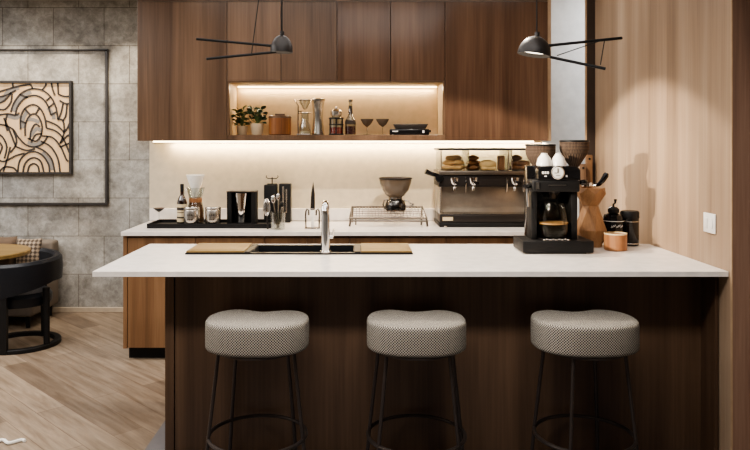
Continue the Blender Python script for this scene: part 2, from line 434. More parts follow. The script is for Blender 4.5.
MB().box(ns[0]+.02, ns[6]-.02, .0125, .018, -.014, 0).build('housing', 'steel', ls, smooth=False)

# ------------------------------------------------------------------ base cabinets and back worktop
BF = 5.24
bl = ['walnut base cabinet at the left end under the black tray', 'walnut base cabinet below the knife stand, second from the left',
      'walnut base cabinet below the wire rack', 'walnut base cabinet at the right end under the espresso machine']
be = [-1.695, X(264, BF), -.06, X(446, BF), 1.793]
for i in range(4):
    x0, x1 = be[i], be[i+1]
    t = thing('base_cabinet', bl[i], 'cabinet', (x0, BF, 0), group='walnut base cabinets along the back wall')
    MB().box(.001, x1-x0-.001, .022, .69, .09, .918).build('carcass', 'walnut_base', t, smooth=False)
    MB().box(.0, x1-x0, .07, .085, 0, .089).build('toe_kick', 'black', t, smooth=False)
    ww = (x1-x0)/2
    for k in range(2): MB().box(k*ww+.002, (k+1)*ww-.002, 0, .02, .095, .902, .001).build('door', 'walnut_base', t, smooth=False)
t = thing('end_panel', 'upright walnut end panel closing the left side of the base cabinets', 'panel', (-1.725, BF, 0))
MB().box(0, .028, -.003, .70, .09, .918, .001).build('panel', 'walnut_base', t, smooth=False)
MB().box(.02, .028, .07, .69, 0, .089).build('toe_kick', 'black', t, smooth=False)
o = MB().box(-1.735, WR-.002, 5.215, 5.918, .92, TOP, .002).build('back_worktop', 'quartz', smooth=False)
tag(o, 'long white stone worktop along the back wall under the splashback', 'worktop')

# ------------------------------------------------------------------ island
IF = 3.70
isl = thing('island_cabinet', 'dark walnut bar island body behind the three stools', 'island', (0, IF, 0))
MB().box(-.95, WR-.004, 0, .022, .006, .949, .001).build('front_panel', 'walnut_dark', isl, smooth=False)
MB().box(-.998, -.953, -.012, .68, .006, .949, .001).build('end_panel', 'walnut_dark', isl, smooth=False)
MB().box(-.95, -.66, .024, .67, .01, .949).build('carcass', 'walnut_dark', isl, smooth=False)
MB().box(.02, WR-.005, .024, .67, .01, .949).build('carcass', 'walnut_dark', isl, smooth=False)
MB().box(-.65, .01, .654, .67, .01, .949).build('back_panel', 'walnut_dark', isl, smooth=False)
SX0, SX1, SY0, SY1 = -.605, -.016, 4.02, 4.29           # sink opening
mb = MB()
XL, XR, YA, YB = -1.289, WR-.002, 3.46, 4.41
mb.bm.free(); mb.bm = bmesh.new()
def slab_with_hole(mb, xs, ys, z0, z1):
    vs = {}
    for i, x in enumerate(xs):
        for j, y in enumerate(ys):
            for k, z in enumerate((z0, z1)): vs[i, j, k] = mb.bm.verts.new((x, y, z))
    solid = lambda i, j: 0 <= i < 3 and 0 <= j < 3 and (i, j) != (1, 1)
    for i in range(3):
        for j in range(3):
            if not solid(i, j): continue
            mb.bm.faces.new([vs[i, j, 1], vs[i+1, j, 1], vs[i+1, j+1, 1], vs[i, j+1, 1]])
            mb.bm.faces.new([vs[i, j, 0], vs[i, j+1, 0], vs[i+1, j+1, 0], vs[i+1, j, 0]])
            for (di, dj, a, b) in ((-1, 0, (0, 0), (0, 1)), (1, 0, (1, 1), (1, 0)), (0, -1, (1, 0), (0, 0)), (0, 1, (0, 1), (1, 1))):
                if not solid(i+di, j+dj):
                    mb.bm.faces.new([vs[i+a[0], j+a[1], 0], vs[i+a[0], j+a[1], 1], vs[i+b[0], j+b[1], 1], vs[i+b[0], j+b[1], 0]])
    bmesh.ops.recalc_face_normals(mb.bm, faces=mb.bm.faces[:])
slab_with_hole(mb, (XL, SX0, SX1, XR), (YA, SY0, SY1, YB), .951, ITOP)
MB().box(WR-.022, WR-.005, -.15, -.001, .006, .949, .001).build('side_panel', 'walnut_dark', isl, smooth=False)
o = mb.build('island_worktop', 'quartz', smooth=False)
tag(o, 'white stone island worktop jutting out over the three bar stools', 'worktop')

sk = thing('sink', 'black workstation sink set in the white island worktop', 'sink', (0, 0, ITOP))
def FX(px): return X(px, 3.985)
x0, x1 = FX(185), FX(413)
mb = MB()                                            # flat black tray under both boards, open over the basin
slab_with_hole(mb, (x0, SX0+.004, SX1-.004, x1), (3.985, SY0+.004, SY1-.004, 4.32), .001, .009)
mb.build('rim', 'black', sk, smooth=False)
mb = MB()
mb.box(SX0+.004, SX1-.004, SY0+.004, SY1-.004, -.2, -.19)
for a in (SX0+.004, SX1-.010): mb.box(a, a+.006, SY0+.004, SY1-.004, -.19, .012)
for a in (SY0+.004, SY1-.010): mb.box(SX0+.01, SX1-.01, a, a+.006, -.19, .0085)
mb.build('basin', 'sink', sk, smooth=False)
for a in (SX0-.03, SX1-.002): MB().box(a, a+.032, SY0-.03, SY1+.02, .0095, .0165, .001).build('guide_rail', 'graphite', sk, smooth=False)
MB().lathe([(0, -.188), (.035, -.188), (.04, -.186), (.025, -.184), (0, -.185)], 20, -.31, 4.155).build('drain', 'steel', sk)
o = MB().box(x0+.004, SX0-.034, 3.991, 4.316, ITOP+.010, ITOP+.019, .002).build('sink_board', 'oak'); tag(o, 'oak board lying on the left side of the black sink', 'board', 'oak boards over the sink')
o = MB().box(SX1+.034, x1-.004, 3.991, 4.316, ITOP+.010, ITOP+.019, .002).build('sink_board', 'oak'); tag(o, 'oak board lying on the right side of the black sink', 'board', 'oak boards over the sink')

fd = 4.0
fx = X(325.5, fd)
fc = thing('faucet', 'chrome mixer tap standing at the front edge of the black sink', 'faucet', (fx, fd+.005, ITOP+.010))
MB().lathe([(0, 0), (.032, 0), (.032, .008), (.027, .012), (.025, .10), (.022, .215), (0, .216)], 28).build('column', 'chrome', fc)
sp = [(0, 0, .21)] + [(-.004, .075-.075*math.cos(a), .218+.05*math.sin(a)) for a in [PI*i/10 for i in range(11)]] + [(-.004, .15, .165)]
MB().tube(sp, [.021]*(len(sp)-2)+[.019, .017], 16).build('spout', 'chrome', fc)
h = MB().tube([(.018, 0, .085), (.042, 0, .085)], .011, 14).build('handle', 'chrome', fc)
MB().tube([(.038, 0, .085), (.043, -.004, .105), (.046, -.006, .13)], [.007, .006, .005], 10).build('lever', 'chrome', h)

# ------------------------------------------------------------------ bar stools
def seat_mesh(wd, dp, th, rot):
    n = 120; base = []
    for i in range(n):
        a = 2*PI*i/n
        c, s_ = math.cos(a), math.sin(a)
        p = 2/2.35
        x = wd/2*math.copysign(abs(c)**p, c); y = dp/2*math.copysign(abs(s_)**p, s_)
        d = (a-PI/2)
        if y > 0: y -= .075*math.exp(-(x/.10)**2)
        base.append(Vector((x, y, 0)))
    # lengths
    cum = [0]
    for i in range(n): cum.append(cum[-1]+(base[(i+1) % n]-base[i]).length)
    nor = []
    for i in range(n):
        tg = (base[(i+1) % n]-base[i-1]).normalized(); nor.append(Vector((tg.y, -tg.x, 0)))
    prof = [(.016, 0), (.006, .002), (.001, .008), (0, .02), (0, th-.024), (.002, th-.011), (.008, th-.003), (.032, th+.001)]
    bm = bmesh.new(); uvl = bm.loops.layers.uv.new('UVMap'); rings = []
    for ins, z in prof: rings.append([bm.verts.new(base[i]-nor[i]*ins+Vector((0, 0, z))) for i in range(n)])
    inner = [base[i]-nor[i]*.032 for i in range(n)]
    for k in (.75, .5, .25): rings.append([bm.verts.new(inner[i]*k+Vector((0, -.012*(1-k), th-.002+.006*(1-k)))) for i in range(n)])
    acc = 0
    for k in range(len(rings)-1):
        a, b = rings[k], rings[k+1]
        dl = (a[0].co-b[0].co).length
        for i in range(n):
            j = (i+1) % n
            f = bm.faces.new((a[i], a[j], b[j], b[i]))
            if k < 6: uv = [(cum[i], acc), (cum[i+1], acc), (cum[i+1], acc+dl), (cum[i], acc+dl)]
            else: uv = [(v.co.x, v.co.y) for v in (a[i], a[j], b[j], b[i])]
            for lp, c in zip(f.loops, uv): lp[uvl].uv = c
        acc += dl
    c = bm.verts.new((0, -.012, th+.004))
    for i in range(n):
        f = bm.faces.new((rings[-1][i], rings[-1][(i+1) % n], c))
        for lp in f.loops: lp[uvl].uv = (lp.vert.co.x, lp.vert.co.y)
    bm.faces.new(rings[0][::-1])
    bmesh.ops.rotate(bm, verts=bm.verts[:], cent=(0, 0, 0), matrix=Matrix.Rotation(rot, 3, 'Z'))
    mb = MB(); mb.bm.free(); mb.bm = bm
    return mb
def stool(cx, cy, wd, label, angs, rot):
    t = thing('bar_stool', label, 'stool', (cx, cy, .005), group='tweed bar stools at the island')
    z0 = .62
    s_ = seat_mesh(wd, .41, .138, rot); o = s_.build('seat', 'tweed', t, (0, 0, z0), angle=60)
    MB().lathe([(0, z0-.012), (.2, z0-.012), (.2, z0-.001), (0, z0-.001)], 40).build('seat_plate', 'stool_metal', t)
    zr, rr = .195, .234
    for a in angs:
        c, s = math.cos(math.radians(a)), math.sin(math.radians(a))
        lg = MB().tube([(.185*c, .185*s, z0-.006), (rr*c, rr*s, zr), (.252*c, .252*s, 0)], .0088, 12).build('leg', 'stool_metal', t)
    MB().ring(rr-.001, .009, zr).build('foot_ring', 'stool_metal', t)
stool(X(257.7, 3.43), 3.43, .492, 'tweed bar stool with black legs, leftmost of the three at the island', (197, 343, 48, 132), math.radians(-4))
stool(X(416.2, 3.43), 3.43, .475, 'tweed bar stool with black legs between the two other stools', (218, 322, 17, 163), math.radians(-2))
stool(X(584, 3.43), 3.43, .497, 'tweed bar stool with black legs, rightmost and below the coffee maker', (238, 336, 57, 160), math.radians(2))

# ------------------------------------------------------------------ pendant lamps
def dome(mb, r, h, tilt, org):
    prof = [(r*math.cos(a), h*math.sin(a)) for a in [PI/2*i/10 for i in range(10)]]
    prof = [(r, -.008)] + prof + [(.012, h), (.012, h+.02), (0, h+.02)]
    mb.lathe(prof, 36, mat=Matrix.Translation(org) @ Matrix.Rotation(tilt, 4, 'Y'))
def pendant(d, label, c, rpx, hpx, tilt, arms, rods, cable_x):
    """px measures turned into metres at depth d"""
    s = d/F
    ox, oz = X(c[0], d), Z(c[1], d)
    t = thing('pendant_lamp', label, 'lamp', (ox, d, oz))
    P = lambda q, dy=0: ((q[0]-c[0])*s, dy, -(q[1]-c[1])*s)
    r, h = rpx*s, hpx*s
    mb = MB(); dome(mb, r, h, tilt, (0, 0, 0)); sh = mb.build('lamp_shade', 'shade_metal', t)
    MB().lathe([(0, .022), (r*.93, .022), (r*.93, .012), (0, .010)], 36, mat=Matrix.Rotation(tilt, 4, 'Y')).build('diffuser', 'lamp', t)
    for a, b, dy in arms: MB().tube([P(a), P(b, dy)], .0075, 10).build('arm', 'black', t)
    for a, b, dy in rods: MB().tube([P(a, dy), P(b, dy)], .0025, 8).build('rod', 'black', t)
    top = 2.949-oz
    ca = MB().tube([(math.sin(tilt)*h, 0, h*.98), (math.sin(tilt)*h, 0, top)], .0035, 8).build('cable', 'black', t)
    MB().lathe([(0, top-.02), (.05, top-.02), (.05, top), (0, top)], 28, math.sin(tilt)*h, 0).build('canopy', 'black', t)
    return t, r
pendant(4.05, 'charcoal dome pendant lamp with two thin arms pointing left, over the sink', (281.5, 51), 11.2, 16, .03,
        [((274, 46), (196.5, 39), 0), ((276, 52), (210, 61), -.1)], [((252.5, 57), (264, -30), -.05)], 280)
pendant(3.55, 'tilted charcoal dome pendant lamp with two thin arms pointing right', (534, 53.5), 16.2, 17.5, .16,
        [((544, 46), (622, 38), 0), ((550, 57), (600, 70.5), -.08)], [((556, 56), (600, 41), -.02), ((597, 66), (601, 42), -.05)], 535)

# ------------------------------------------------------------------ framed art on the concrete wall
AD = 6.72
s = AD/F
fr = thing('wall_frame', 'large thin black frame mounted around the abstract panel on concrete wall', 'frame', (X(108, AD), 6.738, Z(205, AD)))
Wd, Hh = 1.75, (205-49)*s
for nm, bx in (('top_rail', (-Wd, 0, Hh-.013, Hh)), ('bottom_rail', (-Wd, 0, 0, .022)), ('side_rail', (-.024, 0, .0225, Hh-.0185)), ('side_rail', (-Wd, -Wd+.024, .0225, Hh-.0185))):
    MB().box(bx[0], bx[1], -.03, 0, bx[2], bx[3], .002).build(nm, 'frame_black', fr, smooth=False)
ar = thing('relief_panel', 'square pale wood relief with dark curving lines hung inside the thin black frame', 'wall art', (X(72.5, AD), 6.738, Z(174, AD)))
aw, ah = .98, (174-81)*s
MB().box(-aw+.02, -.02, -.035, 0, .02, ah-.02).build('board', 'art_wood', ar, smooth=False)
mb = MB()
mb.box(-aw, 0, -.055, 0, 0, .02, .001).box(-aw, 0, -.055, 0, ah-.02, ah, .001).box(-aw, -aw+.02, -.055, 0, .02, ah-.02).box(-.02, 0, -.055, 0, .02, ah-.02)
mb.build('edge_frame', 'frame_black', ar, smooth=False)
# curving lines, measured on the panel from its top right corner (u left of the corner, v below it), in metres
Q = AD/F/3.4625
def uvp(p): return ((p[0]-252)*Q, ah-(p[1]-72)*Q)
def smooth_line(ps, n=6):
    out = []
    P = [ps[0]] + list(ps) + [ps[-1]]
    for i in range(1, len(P)-2):
        for k in range(n):
            t = k/n
            out.append(tuple(.5*((2*P[i][j]) + (-P[i-1][j]+P[i+1][j])*t + (2*P[i-1][j]-5*P[i][j]+4*P[i+1][j]-P[i+2][j])*t*t + (-P[i-1][j]+3*P[i][j]-3*P[i+1][j]+P[i+2][j])*t**3) for j in (0, 1)))
    out.append(ps[-1]); return out
def strip(mb, ps, w, y, th=.006):
    pts = [uvp(p) for p in smooth_line(ps)]
    n = len(pts); Lf, Rt = [], []
    for i, p in enumerate(pts):
        a, b = pts[max(i-1, 0)], pts[min(i+1, n-1)]
        dx, dz = b[0]-a[0], b[1]-a[1]; l = math.hypot(dx, dz) or 1
        nx, nz = -dz/l*w/2, dx/l*w/2
        cl = lambda x, z: (min(max(x, -aw+.02), -.02), min(max(z, .02), ah-.02))
        Lf.append(cl(p[0]+nx, p[1]+nz)); Rt.append(cl(p[0]-nx, p[1]-nz))
    V = mb.bm.verts.new
    f = [(V((a[0], y-th, a[1])), V((b[0], y-th, b[1]))) for a, b in zip(Lf, Rt)]
    g = [(V((a[0], y, a[1])), V((b[0], y, b[1]))) for a, b in zip(Lf, Rt)]
    for i in range(n-1):
        for q in ((f[i][0], f[i][1], f[i+1][1], f[i+1][0]), (g[i][0], f[i][0], f[i+1][0], g[i+1][0]), (f[i][1], g[i][1], g[i+1][1], f[i+1][1])):
            mb.bm.faces.new(q)
lines = [
 [(42, 180), (52, 150), (75, 118), (110, 100), (150, 104), (180, 128), (198, 165), (204, 205)],
 [(58, 190), (66, 160), (90, 132), (122, 122), (150, 132), (170, 158), (180, 190)],
 [(76, 240), (76, 200), (90, 168), (118, 154), (142, 166), (158, 195), (165, 235)],
 [(92, 262), (92, 225), (104, 196), (122, 186), (140, 200), (150, 230), (146, 262)],
 [(108, 275), (112, 245), (126, 222), (142, 230)], [(112, 285), (128, 258), (150, 255)],
 [(0, 110), (40, 98), (80, 88), (110, 84)], [(0, 128), (30, 120), (60, 104)], [(0, 150), (22, 138), (44, 112)], [(0, 170), (22, 170), (42, 146), (46, 116)],
 [(0, 190), (30, 186), (58, 190), (72, 182)], [(30, 186), (24, 215), (30, 245)], [(0, 222), (24, 226), (50, 240), (64, 262)],
 [(18, 200), (40, 250), (60, 300)], [(0, 255), (16, 270), (28, 300), (20, 340)], [(0, 282), (12, 300), (0, 330)], [(40, 300), (30, 340), (16, 385)], [(50, 240), (62, 285), (40, 320)],
 [(64, 262), (90, 290), (120, 300), (150, 290), (170, 262)], [(62, 300), (96, 312), (126, 306)], [(0, 345), (20, 350), (60, 330), (90, 322)],
 [(66, 388), (72, 350), (92, 325), (122, 316), (152, 330), (172, 360), (176, 388)],
 [(84, 388), (90, 360), (106, 342), (126, 338), (146, 352), (156, 388)],
 [(100, 388), (106, 366), (122, 358), (136, 368), (140, 388)],
 [(128, 300), (160, 316), (184, 345), (194, 388)], [(146, 280), (180, 300), (204, 340), (212, 388)],
 [(150, 262), (186, 268), (214, 300), (232, 340), (240, 350)], [(165, 235), (196, 245), (222, 270), (244, 320)], [(165, 210), (200, 225), (226, 250)],
 [(204, 205), (222, 210), (226, 250), (212, 288)], [(226, 250), (240, 230), (250, 200)], [(212, 288), (236, 262), (250, 258)], [(212, 300), (250, 285)],
 [(182, 80), (186, 100), (194, 122)], [(204, 80), (206, 118)], [(206, 118), (228, 126), (250, 124)], [(210, 140), (230, 150), (250, 150)], [(222, 150), (216, 180), (206, 205)], [(236, 152), (232, 190), (222, 210)],
 [(150, 104), (162, 88), (164, 78)], [(110, 84), (118, 100)], [(48, 80), (50, 96)], [(72, 118), (100, 130)], [(180, 128), (164, 140)], [(190, 150), (172, 165)], [(198, 180), (180, 190)],
 [(90, 168), (108, 188)], [(140, 166), (128, 186)], [(76, 210), (94, 218)], [(0, 388), (20, 370), (50, 372), (66, 388)], [(100, 270), (128, 280), (146, 262)]]
mb = MB()
for q in lines: strip(mb, q, .0155, -.035)
mb.build('dark_lines', 'art_line', ar, smooth=False)
mb = MB()
for q in ([(52, 178), (62, 150), (84, 124), (112, 110)], [(84, 235), (84, 205), (98, 176)], [(0, 140), (14, 132), (34, 108), (70, 96)], [(110, 262), (130, 238), (146, 244)], [(100, 284), (128, 292), (146, 280)],
          [(170, 165), (188, 190), (190, 204)], [(96, 205), (118, 206), (140, 215)], [(150, 320), (176, 350), (186, 380)], [(30, 192), (60, 200), (72, 190)]): strip(mb, q, .034, -.035, .002)
mb.build('relief_shading', 'art_grey', ar, smooth=False)  # grey strips put the shading beside the relief lines into the colour

# ------------------------------------------------------------------ lounge corner at left
ch = thing('tub_chair', 'black leather tub chair with curved back and round floor ring', 'chair', (-2.68, 5.67, 0))
R0 = .30
def band(mb, a0, a1, ri, ro, zb, zt, n=40, rnd=.02):
    bm = bmesh.new(); rings = []
    for i in range(n+1):
        u = i/n
        a = math.radians(a0+(a1-a0)*u); c, s = math.cos(a), math.sin(a)
        b, t = zb(u), zt(u)
        pr = [(ri, b), (ro, b), (ro+rnd*.3, (b+t)/2), (ro, t-rnd), (ro-rnd, t), (ri+rnd, t), (ri, t-rnd)]
        rings.append([bm.verts.new((r*c, r*s, z)) for r, z in pr])
    k = len(rings[0])
    for a, b in zip(rings, rings[1:]):
        for i in range(k): bm.faces.new((a[i], a[(i+1) % k], b[(i+1) % k], b[i]))
    bm.faces.new(rings[0]); bm.faces.new(rings[-1][::-1])
    bmesh.ops.recalc_face_normals(bm, faces=bm.faces[:])
    return mb._join(bm)
ease = lambda u: math.sin(PI*u)
band(MB(), 200, 440, .235, .305, lambda u: .41+.11*min(1, max(0, (u-.25)/.35)), lambda u: .655+.07*u).build('backrest', 'black_leather', ch)
band(MB(), 225, 276, .262, .302, lambda u: .0, lambda u: .45, 10, .004).build('back_panel', 'black', ch)
MB().lathe([(0, .33), (.225, .33), (.232, .345), (.232, .40), (.21, .43), (0, .435)], 40).build('seat', 'black_leather', ch)
for a in (338, 75, 150): 
    c, s_ = math.cos(math.radians(a)), math.sin(math.radians(a))
    MB().tube([(.262*c, .262*s_, .47), (.268*c, .268*s_, .02)], [.028, .024], 8).build('leg', 'black', ch)
    MB().tube([(.20*c, .20*s_, .345), (.27*c, .27*s_, .35)], .018, 8).build('seat_bracket', 'black', ch)
band(MB(), 0, 360, .245, .297, lambda u: 0, lambda u: .032, 60, .004).build('floor_ring', 'black', ch)

tb = thing('round_table', 'round oak table top behind the black tub chair', 'table', (-3.19, 5.95, 0))
MB().lathe([(0, .66), (.41, .66), (.42, .667), (.42, .692), (.41, .70), (0, .70)], 56).build('table_top', 'oak', tb)
MB().lathe([(0, .02), (.05, .02), (.04, .06), (.04, .63), (.12, .659), (0, .659)], 24).build('pedestal', 'black', tb)
MB().lathe([(0, 0), (.22, 0), (.22, .012), (.05, .022), (0, .022)], 36).build('base', 'black', tb)
sf = thing('bench_sofa', 'low taupe bench sofa against the concrete wall', 'sofa', (-3.6, 6.42, 0))
MB().box(-.9, .80, -.3, .27, .10, .40, .03, 3).build('seat', 'fabric_grey', sf)
MB().box(-.9, .80, .12, .27, .405, .70, .03, 3).build('backrest', 'fabric_grey', sf)
for lx in (-.84, .74):
    for ly in (-.24, .2): MB().lathe([(0, 0), (.018, 0), (.025, .10), (0, .10)], 12, lx, ly).build('leg', 'black', sf)
def cushion(label, loc, mat, wd, hh, rz):
    t = bmesh.new(); bmesh.ops.create_grid(t, x_segments=14, y_segments=14, size=.5)
    mb = MB(); bm = mb.bm; t.free()
    n = 16; g = [[], []]
    for sgn in (0, 1):
        for i in range(n+1):
            row = []
            for j in range(n+1):
                u, v = i/n*2-1, j/n*2-1
                e = max(0, (1-u**4))*max(0, (1-v**4))
                k = 1-.06*(abs(u*v)) - 0
                y = (.055*e**.6)*(1 if sgn else -1)
                row.append(bm.verts.new((u*wd/2*(1-.05*(1-v*v)), y, hh/2+v*hh/2*(1-.05*(1-u*u)))))
            g[sgn].append(row)
        for i in range(n):
            for j in range(n):
                q = [g[sgn][i][j], g[sgn][i+1][j], g[sgn][i+1][j+1], g[sgn][i][j+1]]
                bm.faces.new(q if not sgn else q[::-1])
    bmesh.ops.remove_doubles(bm, verts=bm.verts[:], dist=1e-4)
    o = mb.build('cushion', mat, loc=loc); o.rotation_euler = (math.radians(-12), 0, rz)
    tag(o, label, 'cushion')
cushion('plaid woven cushion leaning at the right end of the taupe sofa', (X(27, 6.38), 6.38, .405), 'plaid', .22, .34, .1)
cushion('plain dark brown cushion on the sofa left of the plaid one', (X(0, 6.38), 6.38, .405), 'fabric_brown', .24, .36, -.1)
o = MB().tube([(-1.93+.0125*i, 3.80+.02*math.sin(i*.75), .009) for i in range(13)], .009, 8).build('white_cord', 'paper')
tag(o, 'short white cord lying on the wooden floor at lower left', 'cord')

# ------------------------------------------------------------------ items on the back worktop, left
ty0, ty1 = 5.42, 5.76
tx0, tx1 = X(148, 5.45), X(272, 5.45)
tr = thing('serving_tray', 'long black tray holding the bottle, carafe and steel canisters', 'tray', ((tx0+tx1)/2, 5.59, TOP+.001))
hw = (tx1-tx0)/2
MB().box(-hw, hw, -.17, .17, 0, .012, .002).build('tray_base', 'black', tr, smooth=False)
mb = MB(); mb.box(-hw, hw, -.17, -.16, .0125, .034).box(-hw, hw, .16, .17, .0125, .034).box(-hw, -hw+.01, -.16, .16, .0125, .034).box(hw-.01, hw, -.16, .16, .0125, .034)
mb.build('tray_edge', 'black', tr, smooth=False)
TZ = TOP+.0145

def px(d): return F/d
mg = thing('cocktail_glass', 'stemmed cocktail glass of dark drink at the left end of the tray', 'glass', (X(159, 5.83), 5.83, TOP+.001))
MB().lathe([(0, 0), (.034, 0), (.034, .003), (.005, .006), (.003, .01), (.003, .08), (.006, .0845), (0, .085)], 28).build('stem', 'glass', mg)
MB().lathe([(0, .0855), (.012, .088), (.050, .118), (.049, .118), (.011, .0905), (0, .0895)], 28).build('bowl', 'coffee', mg)
MB().lathe([(0, .091), (.010, .0918), (.0465, .1172), (0, .1172)], 28).build('drink', 'maroon', mg)

d = 5.57; b = thing('bottle', 'brown glass bottle with cream label at the left of the tray', 'bottle', (X(182, d), d, TZ))
MB().lathe([(0, 0), (.036, 0), (.038, .006), (.038, .17), (.03, .2), (.014, .235), (.012, .30), (0, .30)], 24).build('bottle_body', 'glass_bottle', b)
MB().lathe([(.0145, .255), (.0145, .312), (.013, .316), (0, .316)], 20).build('cap', 'black', b)
mb = MB(); mb.lathe([(.0386, .03), (.0388, .022), (.0388, .09), (.0386, .092)], 24).lathe([(.0386, .105), (.0388, .098), (.0388, .158), (.0386, .16)], 24); mb.build('label_sheet', 'label', b)
for z0_, z1_ in ((.05, .062), (.112, .135)): MB().lathe([(.0391, z0_), (.0391, z1_)], 24).build('label_print', 'ink', b)
MB().lathe([(0, .004), (.0355, .004), (.0355, .165), (0, .165)], 20).build('drink', 'coffee', b)

d = 5.63; c = thing('pour_over_carafe', 'glass pour-over carafe with white paper filter behind the left steel canister', 'carafe', (X(195.5, d), d, TZ))
MB().lathe([(0, 0), (.064, 0), (.07, .01), (.07, .10), (.052, .165), (.046, .185), (.05, .20), (.072, .285), (.071, .285), (.048, .2), (.044, .185), (.05, .165), (.067, .10), (.067, .012), (0, .006)], 32).build('carafe_body', 'glass', c)
MB().lathe([(0, .008), (.064, .012), (.064, .10), (.052, .15), (.045, .178), (0, .178)], 28).build('coffee', 'coffee_light', c)
MB().lathe([(.0475, .166), (.051, .17), (.051, .20), (.0475, .204)], 28).build('collar', 'copper_wood', c)
MB().lathe([(.012, .21), (.056, .335), (.072, .392-.01), (.071, .384), (.055, .33), (.010, .212)], 20).build('paper_filter', 'paper', c)
MB().tube([(-.055, 0, .275), (-.085, 0, .26), (-.092, 0, .21), (-.08, 0, .15), (-.062, 0, .14)], .006, 8).build('handle', 'glass', c)

def canister(label, pxc, d):
    t = thing('canister', label, 'canister', (X(pxc, d), d, TZ), group='steel canisters on the tray')
    MB().lathe([(0, 0), (.058, 0), (.06, .004), (.06, .118), (.059, .12), (0, .12)], 36).build('canister_body', 'steel', t)
    MB().lathe([(0, .1205), (.0595, .1205), (.0605, .123), (.0605, .138), (.058, .142), (0, .142)], 36).build('lid', 'steel', t)
    mb = MB()
    for a in (-105, -90, -75):
        for z in (.05, .085): mb.lathe([(0, 0), (.008, 0), (.008, .0012), (0, .0012)], 4, mat=Matrix.Rotation(math.radians(a+90), 4, 'Z') @ Matrix.Translation((0, -.0598, z)) @ Matrix.Rotation(PI/2, 4, 'X'))
    mb.build('embossing', 'steel_dark', t)
canister('steel canister in front of the glass carafe on the tray', 191.5, 5.495)
canister('steel canister standing to the right of the glass carafe', 213, 5.505)

d = 5.60; c = thing('cup_caddy', 'black open-front box at the right end of the tray', 'holder', (X(242.5, 5.62), 5.62, TZ))
hw = .112
mb = MB(); mb.box(-hw, hw, .055, .065, 0, .25).box(-hw, -hw+.035, -.06, .055, 0, .25).box(hw-.035, hw, -.06, .055, 0, .25).box(-hw+.035, hw-.035, -.06, .055, 0, .012)
mb.build('caddy_body', 'black', c, smooth=False)
MB().box(-hw-.003, hw+.003, -.063, .068, .2505, .258, .001).build('top_plate', 'graphite', c, smooth=False)
c = thing('cocktail_shaker', 'tall flared steel shaker inside the black open-front box', 'shaker', (X(241.5, 5.6), 5.60, TZ+.013))
MB().lathe([(0, 0), (.036, 0), (.038, .004), (.042, .10), (.057, .22), (.058, .232), (.056, .232), (.04, .10), (.035, .006), (0, .006)], 32).build('shaker_body', 'chrome', c)
MB().lathe([(.0415, .095), (.0435, .099), (.0435, .106), (.043, .109)], 32).build('band', 'steel_dark', c)

d = 5.82
for nm, lab, a, b2, topy in (('black_block', 'tall black block with curled wire rack on top right of the tray', 264, 276.5, 185), ('black_block', 'second black upright block just left of the knife stand', 279, 290.5, 184)):
    x0, x1 = X(a, d), X(b2, d); hz = Z(topy, d)-TOP
    t = thing(nm, lab, 'holder', ((x0+x1)/2, d+.045, TOP+.001))
    hw = (x1-x0)/2
    MB().box(-hw, hw, -.05, .05, 0, hz, .004).build('block_body', 'black', t)
    if a == 264:
        mb = MB()
        mb.tube([(.01, 0, hz), (.01, 0, hz+.06)], .005, 8).tube([(-.03, 0, hz+.004), (.05, 0, hz+.004)], .005, 8)
        for sg in (-1, 1): mb.tube([(.01, 0, hz+.05), (.01+sg*.035, 0, hz+.05), (.01+sg*.05, 0, hz+.062), (.01+sg*.045, 0, hz+.075)], .004, 8)
        mb.build('wire_hooks', 'graphite', t)
    else:
        mb = MB(); mb.box(-.02, -.004, -.056, -.0505, .05, hz-.02).box(.008, .02, -.056, -.0505, .08, hz-.04); mb.build('steel_inlay', 'steel', t, smooth=False)
t = thing('utensil_holder', 'clear glass beaker of bar tools in front of the black blocks', 'holder', (X(277.5, 5.56), 5.52, TOP+.001))
t.location.x, t.location.y = -.602, 5.36
MB().lathe([(0, 0), (.05, 0), (.052, .004), (.056, .13), (.054, .13), (.05, .006), (0, .006)], 28).build('beaker', 'glass', t)
def tool(lab, pts, r, head, hr, sc):
    tt = thing('bar_tool', lab, 'bar tool', (t.location.x, t.location.y, t.location.z+.007))
    MB().tube(pts, r, 8).build('shaft', 'steel_dark', tt)
    MB().ball(Vector(head), hr, 14, sc).build('tool_head', 'chrome' if hr > .019 else 'black', tt)
tool('steel strainer spoon tilted left in the glass beaker', [(.01, 0, .003), (-.03, 0, .16), (-.034, 0, .2)], .005, (-.036, 0, .22), .024, (.7, .4, 1.3))
tool('black-tipped muddler leaning right in the glass beaker', [(.0, .016, .003), (.022, .018, .14), (.026, .018, .16)], .006, (.028, .018, .18), .018, (1, 1, 1.2))
tool('long bar spoon standing nearly upright in the glass beaker', [(-.005, -.022, .003), (.004, -.024, .22)], .0045, (.004, -.024, .24), .021, (.7, .3, 1.2))

wk = thing('whisk', 'wire balloon whisk standing at the front of the glass beaker', 'whisk', (-.700, 5.375, TOP+.001))
MB().tube([(.02, 0, 0), (.012, 0, .10)], .006, 8).build('whisk_handle', 'graphite', wk)
mb = MB()
for i in range(6):
    a = PI*i/6
    mb.tube([(.012+.026*math.sin(u)*math.cos(a), .026*math.sin(u)*math.sin(a), .10+.13*(1-math.cos(u))/2*1.0) for u in [2*PI*k/20 for k in range(11)]]+[(.012-.026*math.sin(u)*math.cos(a), -.026*math.sin(u)*math.sin(a), .10+.13*(1+math.cos(u))/2) for u in [PI*k/10 for k in range(1, 11)]], .0016, 6)
mb.build('whisk_wires', 'chrome', wk)
d = 5.42; t = thing('knife_stand', 'small grey wire stand behind the chrome tap', 'stand', (X(312.5, d), d, TOP+.001))
MB().box(-.058, .058, -.03, .03, 0, .008, .002).build('stand_base', 'steel_dark', t)
